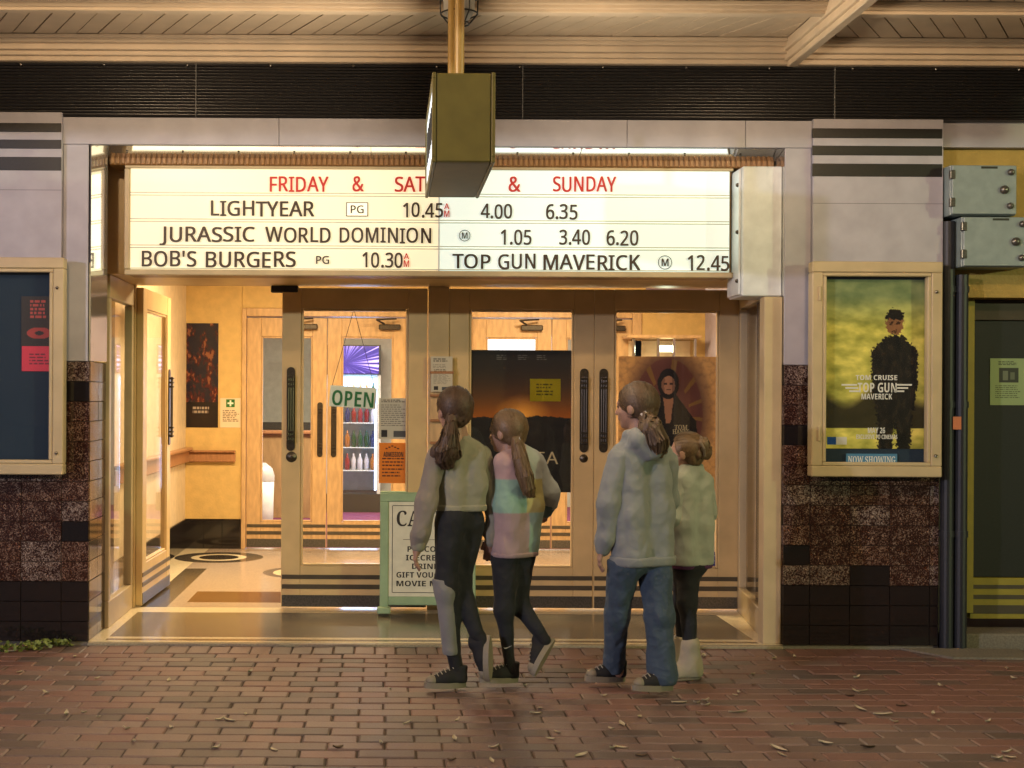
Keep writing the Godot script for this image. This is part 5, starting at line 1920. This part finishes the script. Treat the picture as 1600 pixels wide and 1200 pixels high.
func people() -> void:
	fold = FastNoiseLite.new()
	fold.frequency = 5.5
	fold.fractal_type = FastNoiseLite.FRACTAL_RIDGED
	fold.fractal_octaves = 3
	fold.seed = 5
	var hair1 := M("hair_brown", lin(0.15, 0.085, 0.045), 0.55, {"tex": heather_tex, "scale3": Vector3(9, 0.8, 9)})
	var hair2 := M("hair_fair", lin(0.3, 0.185, 0.09), 0.5, {"tex": heather_tex, "scale3": Vector3(9, 0.8, 9)})
	var hair3 := M("hair_dark_fair", lin(0.2, 0.125, 0.07), 0.55, {"tex": heather_tex, "scale3": Vector3(9, 0.8, 9)})
	var tie := M("hair_tie", lin(0.5, 0.46, 0.42), 0.7)
	# --- first: sage sweater, black track pants with a grey panel ---
	zoom_x = 620.0
	zoom_y = 590.0
	zoom_s = 2.4
	zoom_z = 1.08
	var top := chain([[212, 300, 0.02, 0.07], [214, 400, 0.02, 0.074], [208, 490, 0.02, 0.075]]) + chain([[278, 300, -0.02, 0.07], [284, 400, -0.02, 0.074], [276, 490, -0.02, 0.078]]) + chain([[168, 282, 0.05, 0.05], [238, 250, 0, 0.056], [308, 280, -0.05, 0.05]])
	var sl := chain([[152, 288, 0.06, 0.052], [110, 465, 0.09, 0.054], [86, 590, 0.09, 0.046], [81, 628, 0.085, 0.034]])
	var sr := chain([[322, 288, -0.06, 0.052], [366, 440, -0.07, 0.055], [360, 585, -0.05, 0.043], [356, 612, -0.05, 0.033]])
	var ll := chain([[198, 555, 0.04, 0.078], [184, 770, 0.06, 0.056], [212, 1030, 0.04, 0.042]])
	var lr := chain([[268, 555, -0.04, 0.082], [234, 770, -0.02, 0.058], [298, 955, 0.05, 0.04]])
	var hips := chain([[208, 525, 0.03, 0.076], [266, 525, -0.03, 0.078]])
	var ank := chain([[212, 1030, 0.04, 0.036], [228, 1110, 0.04, 0.034]]) + chain([[298, 955, 0.05, 0.036], [322, 990, 0.06, 0.034]])
	var body := thinner(top, 0.034) + thinner(sl, 0.022) + thinner(sr, 0.02) + thinner(ll, 0.024) + thinner(lr, 0.024) + thinner(hips, 0.03) + thinner(ank, 0.012) + chain([[238, 250, 0, 0.05], [228, 190, 0, 0.044]])
	var at := J(215, 1160, 0.05)
	at.y = -0.016
	var who := person("girl in a sage sweater and black track pants walking beside the sandwich board", at, body, J(213, 122, 0), Vector3(-0.5, 0, -0.86), [hand_prims(J(79, 632, 0.085), J(66, 690, 0.07), Vector3(0, 0, -1), 0.92), hand_prims(J(355, 606, -0.05), J(350, 650, -0.06), Vector3(-1, 0, 0), 0.92)], 0.97, hair1)
	var sage := fabric("sage_knit", lin(0.31, 0.3, 0.22))
	cloth("sweater", top, sage, who, [below(496)])
	cloth("hem_band", thinner(top.slice(0, 4), -0.003), sage, who, [above(474), below(500)], 0.002)
	for c in [sl, sr]:
		var e: Array = c[c.size() - 1]
		cloth("cuff", [[(e[0] as Vector3).lerp(e[1], 0.35), e[1], e[2] * 0.9, e[3] + 0.002]], sage, who, [], 0.002, 0.007)
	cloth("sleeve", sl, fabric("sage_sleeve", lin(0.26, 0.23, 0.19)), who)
	cloth("sleeve", sr, sage, who)
	var black := fabric("black_jersey", lin(0.014, 0.016, 0.019), 0.6)
	cloth("track_pants", hips + ll + lr, black, who, [above(488)], 0.008)
	cloth("leg_panel", chain([[166, 745, 0.07, 0.05], [180, 800, 0.075, 0.046], [200, 1026, 0.06, 0.04]]), fabric("grey_panel", lin(0.22, 0.22, 0.21)), who, [above(748), below(1030)], 0.004, 0.008)
	cloth("sock", ank, fabric("black_sock", lin(0.012, 0.012, 0.013)), who, [], 0.002, 0.008)
	tail(who, chain([[205, 150, 0.08, 0.028], [200, 205, 0.1, 0.034], [190, 270, 0.1, 0.05], [195, 325, 0.09, 0.026]]) + chain([[190, 240, 0.1, 0.03], [150, 280, 0.09, 0.028], [120, 305, 0.08, 0.012]]) + chain([[205, 220, 0.1, 0.03], [228, 290, 0.09, 0.022]]), hair1)
	for q in [[hair1, 950, 1]]:
		strands_of_hair(who, J(213, 122, 0), Vector3(-0.5, 0, -0.86), 0.97, J(206, 150, 0.085), path_of([[203, 170, 0.1, 0.025], [198, 215, 0.11, 0.04], [185, 270, 0.11, 0.055], [180, 310, 0.1, 0.05], [190, 338, 0.09, 0.03]]), q[0], q[1], q[2])
	obj("hair_tie", tube([J(192, 152, 0.085), J(222, 150, 0.085)], 0.012, 8), hair1, who)
	shoe(who, J(258, 1160, 0.03), J(128, 1163, 0.09), Vector3.UP)
	shoe(who, J(352, 968, 0.07), J(352, 1122, 0.1), Vector3(-0.85, 0, -0.35))
	# --- second: colour block sweater, black leggings ---
	zoom_z = 1.01
	top = chain([[424, 335, 0.03, 0.08], [424, 480, 0.03, 0.086], [422, 650, 0.03, 0.09]]) + chain([[486, 335, -0.02, 0.078], [484, 480, -0.02, 0.09], [462, 650, -0.02, 0.09]]) + chain([[400, 312, 0.05, 0.048], [455, 285, 0, 0.05], [515, 318, -0.05, 0.05]])
	sr = chain([[522, 335, -0.05, 0.055], [566, 430, -0.06, 0.052], [572, 470, -0.1, 0.045]])
	var cuff := chain([[572, 468, -0.1, 0.043], [560, 500, -0.16, 0.036]])
	sl = chain([[398, 330, 0.02, 0.052], [388, 450, -0.1, 0.045], [400, 540, -0.2, 0.036]])
	ll = chain([[405, 690, 0.03, 0.068], [402, 870, 0.05, 0.048], [420, 1045, 0.03, 0.029]])
	lr = chain([[462, 690, -0.03, 0.068], [455, 845, -0.03, 0.05], [535, 955, 0.06, 0.034]])
	hips = chain([[414, 660, 0.02, 0.074], [464, 660, -0.02, 0.074]])
	ank = chain([[420, 1045, 0.03, 0.027], [428, 1100, 0.03, 0.03]]) + chain([[535, 955, 0.06, 0.03], [556, 985, 0.07, 0.03]])
	body = thinner(top, 0.034) + thinner(sr, 0.018) + thinner(sl, 0.018) + thinner(ll, 0.016) + thinner(lr, 0.016) + thinner(hips, 0.028) + thinner(ank, 0.012) + thinner(cuff, 0.012) + chain([[455, 285, 0, 0.045], [428, 255, 0, 0.042]])
	at = J(415, 1142, 0.0)
	at.y = -0.016
	who = person("girl in a pastel colour block sweater and black leggings, second of the walkers", at, body, J(412, 202, 0), Vector3(-0.82, 0, -0.57), [hand_prims(J(558, 502, -0.165), J(535, 545, -0.22), Vector3(-1, 0, 0), 0.88), hand_prims(J(400, 545, -0.21), J(392, 600, -0.25), Vector3(1, 0, 0), 0.88)], 0.93, hair2)
	var y1 := J(450, 380).y
	var y2 := J(450, 503).y
	var xm := J(482, 450).x
	var pink := fabric("pink_fleece", lin(0.45, 0.31, 0.3))
	var pale := fabric("pale_blue_fleece", lin(0.42, 0.47, 0.45))
	var blocks := func(v: Vector3) -> Color:
		if v.y > y1:
			return Color(0.45, 0.31, 0.3) if v.x < xm else Color(0.42, 0.47, 0.45)
		if v.y > y2:
			return Color(0.26, 0.42, 0.33) if v.x < xm else Color(0.44, 0.4, 0.15)
		return Color(0.36, 0.26, 0.26) if v.x < xm + 0.012 else Color(0.27, 0.41, 0.33)
	var sweater := cloth("sweater", top, fabric("block_fleece", Color.WHITE), who, [below(664)], 0.009)
	(sweater.material_override as StandardMaterial3D).vertex_color_use_as_albedo = true
	var arr: Array = sweater.mesh.surface_get_arrays(0)
	var cols := PackedColorArray()
	for v in arr[Mesh.ARRAY_VERTEX]:
		cols.append(blocks.call(v))
	arr[Mesh.ARRAY_COLOR] = cols
	var dyed := ArrayMesh.new()
	dyed.add_surface_from_arrays(Mesh.PRIMITIVE_TRIANGLES, arr)
	sweater.mesh = dyed
	cloth("hem_band", thinner(top.slice(0, 4), -0.002), fabric("mauve_rib", lin(0.36, 0.26, 0.26)), who, [above(648), below(668)], 0.002)
	cloth("sleeve", sr, pale, who)
	cloth("cuff", cuff, fabric("teal_cuff", lin(0.12, 0.2, 0.2)), who, [], 0.003)
	cloth("sleeve", sl, pink, who)
	cloth("leggings", hips + ll + lr, black, who, [above(655)], 0.004)
	cloth("sock", ank, fabric("black_sock", lin(0.012, 0.012, 0.013)), who, [], 0.002, 0.008)
	var sw := begin()
	put_prism(sw, PackedVector2Array([Vector2(0, 0.004), Vector2(0.006, -0.004), Vector2(0.014, -0.003), Vector2(0.042, 0.012), Vector2(0.012, 0.0015), Vector2(0.006, 0.001)]), 0.002, Transform3D(Basis(), J(400, 1014, 0.065)))
	obj("emblem", sw.commit(), M("emblem_white", lin(0.5, 0.5, 0.5), 0.6, {"tex": null}), who)
	tail(who, chain([[448, 232, 0.07, 0.024], [462, 300, 0.09, 0.034], [486, 380, 0.11, 0.036], [505, 430, 0.11, 0.01]]) + chain([[470, 330, 0.1, 0.03], [478, 440, 0.11, 0.008]]), hair2)
	for q in [[hair2, 950, 3]]:
		strands_of_hair(who, J(412, 202, 0), Vector3(-0.82, 0, -0.57), 0.93, J(448, 234, 0.07), path_of([[452, 250, 0.085, 0.022], [462, 300, 0.1, 0.036], [480, 370, 0.12, 0.042], [492, 420, 0.12, 0.034], [502, 446, 0.115, 0.02]]), q[0], q[1], q[2])
	obj("hair_tie", tube([J(436, 238, 0.08), J(462, 228, 0.08)], 0.011, 8), tie, who)
	shoe(who, J(452, 1142, 0.01), J(326, 1142, 0.07), Vector3.UP, 0.95)
	shoe(who, J(594, 985, 0.06), J(520, 1115, 0.12), Vector3(-0.8, 0.35, -0.4), 0.95)
	# --- third: grey hoodie and wide jeans ---
	zoom_x = 880.0
	zoom_y = 580.0
	zoom_s = 2.353
	zoom_z = 1.19
	top = chain([[246, 345, 0.03, 0.088], [246, 520, 0.03, 0.094], [250, 690, 0.03, 0.1]]) + chain([[326, 345, -0.03, 0.088], [332, 520, -0.03, 0.1], [334, 690, -0.03, 0.104]]) + chain([[216, 312, 0.05, 0.06], [290, 265, 0, 0.06], [362, 300, -0.05, 0.06]])
	sl = chain([[204, 322, 0.06, 0.06], [168, 485, 0.08, 0.055], [153, 615, 0.05, 0.047], [145, 655, 0.04, 0.036]])
	sr = chain([[376, 325, -0.05, 0.06], [385, 470, -0.12, 0.055], [340, 560, -0.22, 0.045]])
	var hood := chain([[240, 232, 0.05, 0.03], [285, 245, 0.09, 0.045], [335, 275, 0.08, 0.045], [352, 300, 0.02, 0.035]]) + chain([[285, 255, 0.09, 0.05], [320, 300, 0.1, 0.045]])
	hips = chain([[238, 690, 0.02, 0.088], [332, 690, -0.02, 0.09]])
	ll = chain([[222, 715, 0.02, 0.085], [196, 900, -0.06, 0.062], [186, 1085, -0.18, 0.06]])
	lr = chain([[334, 715, -0.02, 0.088], [352, 900, 0.02, 0.07], [362, 1112, 0.02, 0.078]])
	ank = chain([[190, 1060, -0.18, 0.034], [200, 1105, -0.18, 0.034]]) + chain([[368, 1080, 0.02, 0.034], [372, 1140, 0.02, 0.034]])
	body = thinner(top, 0.03) + thinner(sl, 0.024) + thinner(sr, 0.022) + thinner(hips, 0.016) + thinner(ll, 0.022) + thinner(lr, 0.026) + ank + chain([[290, 265, 0, 0.05], [275, 210, 0, 0.045]])
	at = J(300, 1172, -0.05)
	at.y = -0.016
	who = person("girl in a grey hoodie and wide blue jeans, tallest of the walkers", at, body, J(266, 128, 0), Vector3(-0.84, 0, -0.54), [hand_prims(J(146, 645, 0.04), J(128, 705, 0.03), Vector3(0, 0, -1), 0.92), hand_prims(J(335, 565, -0.23), J(300, 590, -0.26), Vector3(0, 1, 0), 0.92)], 0.98, hair3)
	var grey := fabric("grey_hoodie", lin(0.25, 0.27, 0.26))
	cloth("hoodie", top + hood, grey, who, [below(704)], 0.011)
	cloth("hem_band", chain([[250, 690, 0.03, 0.103], [334, 690, -0.03, 0.106]]), grey, who, [above(676), below(712)], 0.003)
	cloth("sleeve", sl, grey, who, [], 0.012)
	cloth("sleeve", sr, grey, who)
	var denim := fabric("blue_denim", lin(0.055, 0.085, 0.12), 0.8, 1.6)
	cloth("jeans", hips + ll, denim, who, [above(690), Plane(Vector3.DOWN, -0.045)], 0.013)
	cloth("jeans", lr, denim, who, [above(700), Plane(Vector3.DOWN, -0.04)], 0.013)
	tail(who, chain([[300, 160, 0.07, 0.03], [318, 205, 0.1, 0.045], [350, 262, 0.11, 0.045], [356, 300, 0.1, 0.022]]) + chain([[330, 200, 0.1, 0.04], [300, 215, 0.11, 0.03]]), hair3, 0.016)
	for q in [[hair3, 950, 5]]:
		strands_of_hair(who, J(266, 128, 0), Vector3(-0.84, 0, -0.54), 0.98, J(298, 158, 0.075), path_of([[308, 175, 0.09, 0.03], [325, 210, 0.11, 0.05], [345, 260, 0.12, 0.055], [352, 295, 0.11, 0.04], [345, 312, 0.1, 0.02]]), q[0], q[1], q[2])
	obj("hair_tie", tube([J(288, 165, 0.085), J(305, 150, 0.085)], 0.012, 8), tie, who)
	shoe(who, J(225, 1140, -0.2), J(82, 1138, -0.14), Vector3(0.06, 1, 0))
	shoe(who, J(402, 1172, 0.02), J(262, 1173, 0.08), Vector3.UP)
	# --- fourth: pale fleece, leggings, short cream boots ---
	zoom_z = 0.815
	top = chain([[448, 425, 0.02, 0.066], [446, 560, 0.02, 0.07], [444, 700, 0.02, 0.072]]) + chain([[502, 425, -0.02, 0.066], [504, 560, -0.02, 0.07], [500, 700, -0.02, 0.076]]) + chain([[434, 398, 0.04, 0.046], [468, 372, 0, 0.05], [516, 398, -0.04, 0.048]]) + chain([[455, 352, 0, 0.05], [478, 352, 0, 0.05]])
	sl = chain([[428, 400, 0.04, 0.05], [414, 540, 0.04, 0.046], [408, 640, -0.04, 0.038]])
	sr = chain([[522, 405, -0.04, 0.05], [530, 520, -0.08, 0.046], [500, 600, -0.16, 0.036]])
	hips = chain([[444, 705, 0.01, 0.062], [492, 705, -0.01, 0.064]])
	ll = chain([[466, 725, 0.0, 0.06], [456, 850, 0.02, 0.048], [464, 985, 0.02, 0.037]])
	lr = chain([[440, 725, -0.04, 0.058], [436, 850, -0.1, 0.044], [440, 985, -0.16, 0.036]])
	body = thinner(top, 0.024) + thinner(sl, 0.02) + thinner(sr, 0.02) + thinner(hips, 0.028) + thinner(ll, 0.016) + thinner(lr, 0.016) + chain([[464, 985, 0.02, 0.03], [470, 1060, 0.02, 0.03]]) + chain([[440, 985, -0.16, 0.03], [442, 1050, -0.16, 0.03]]) + chain([[466, 370, 0, 0.042], [458, 340, 0, 0.04]])
	at = J(465, 1110, -0.05)
	at.y = -0.016
	who = person("small girl in a pale fleece jacket and cream boots beside the jeans", at, body, J(450, 298, 0), Vector3(-0.86, 0, -0.5), [hand_prims(J(407, 645, -0.045), J(402, 690, -0.07), Vector3(0, 0, -1), 0.8), hand_prims(J(498, 604, -0.165), J(480, 630, -0.2), Vector3(0, 1, 0), 0.8)], 0.87, hair2)
	var fleece := fabric("pale_fleece", lin(0.36, 0.39, 0.33), 0.5)
	cloth("jacket", top, fleece, who, [below(711), above(338)], 0.008)
	cloth("sleeve", sl, fleece, who)
	cloth("sleeve", sr, fleece, who)
	cloth("shirt_hem", thinner(top.slice(0, 4), 0.004), fabric("purple_shirt", lin(0.1, 0.03, 0.1)), who, [above(700), below(724)], 0.004)
	cloth("leggings", hips + ll + lr, black, who, [above(700)], 0.004)
	var bun := chain([[492, 275, 0.04, 0.03], [512, 268, 0.05, 0.034], [522, 300, 0.04, 0.03], [498, 305, 0.06, 0.028]])
	tail(who, bun, hair2, 0.012)
	for q in [[hair2, 850, 7]]:
		strands_of_hair(who, J(450, 298, 0), Vector3(-0.86, 0, -0.5), 0.87, J(490, 285, 0.03), path_of([[505, 262, 0.05, 0.03], [525, 285, 0.05, 0.03], [515, 312, 0.05, 0.03], [496, 300, 0.06, 0.03]]), q[0], q[1], q[2])
	obj("hair_clip", tube([J(505, 262, 0.09), J(518, 285, 0.1), J(520, 312, 0.085)], 0.007, 6), M("clip", lin(0.25, 0.2, 0.15), 0.3), who)
	var boot := fabric("cream_suede", lin(0.36, 0.32, 0.23))
	for q in [[0.0, 0.02], [-28.0, -0.16]]:
		var bx: float = 468.0 + q[0]
		var dz: float = q[1]
		var gy := J(bx, 1110, dz).y
		var off := gy + 0.016
		var pr := []
		for c in chain([[bx, 985, dz, 0.05], [bx, 1050, dz, 0.05], [bx + 4, 1078, dz, 0.05]]) + chain([[bx + 4, 1078, dz, 0.05], [bx - 50, 1090, dz + 0.03, 0.042]]):
			pr.append([c[0] - Vector3(0, off, 0), c[1] - Vector3(0, off, 0), c[2], c[3]])
		cloth("boot", pr, boot, who, [Plane(Vector3.DOWN, 0.0), above(972, dz)], 0.005)
		var sp := []
		for c in pr:
			sp.append([Vector3(c[0].x, -0.004, c[0].z), Vector3(c[1].x, -0.004, c[1].z), 0.046, 0.044])
		cloth("boot_sole", sp.slice(2), M("boot_sole", lin(0.2, 0.17, 0.12), 0.7), who, [Plane(Vector3.DOWN, 0.016), Plane(Vector3.UP, -0.0005)], 0.0, 0.008)
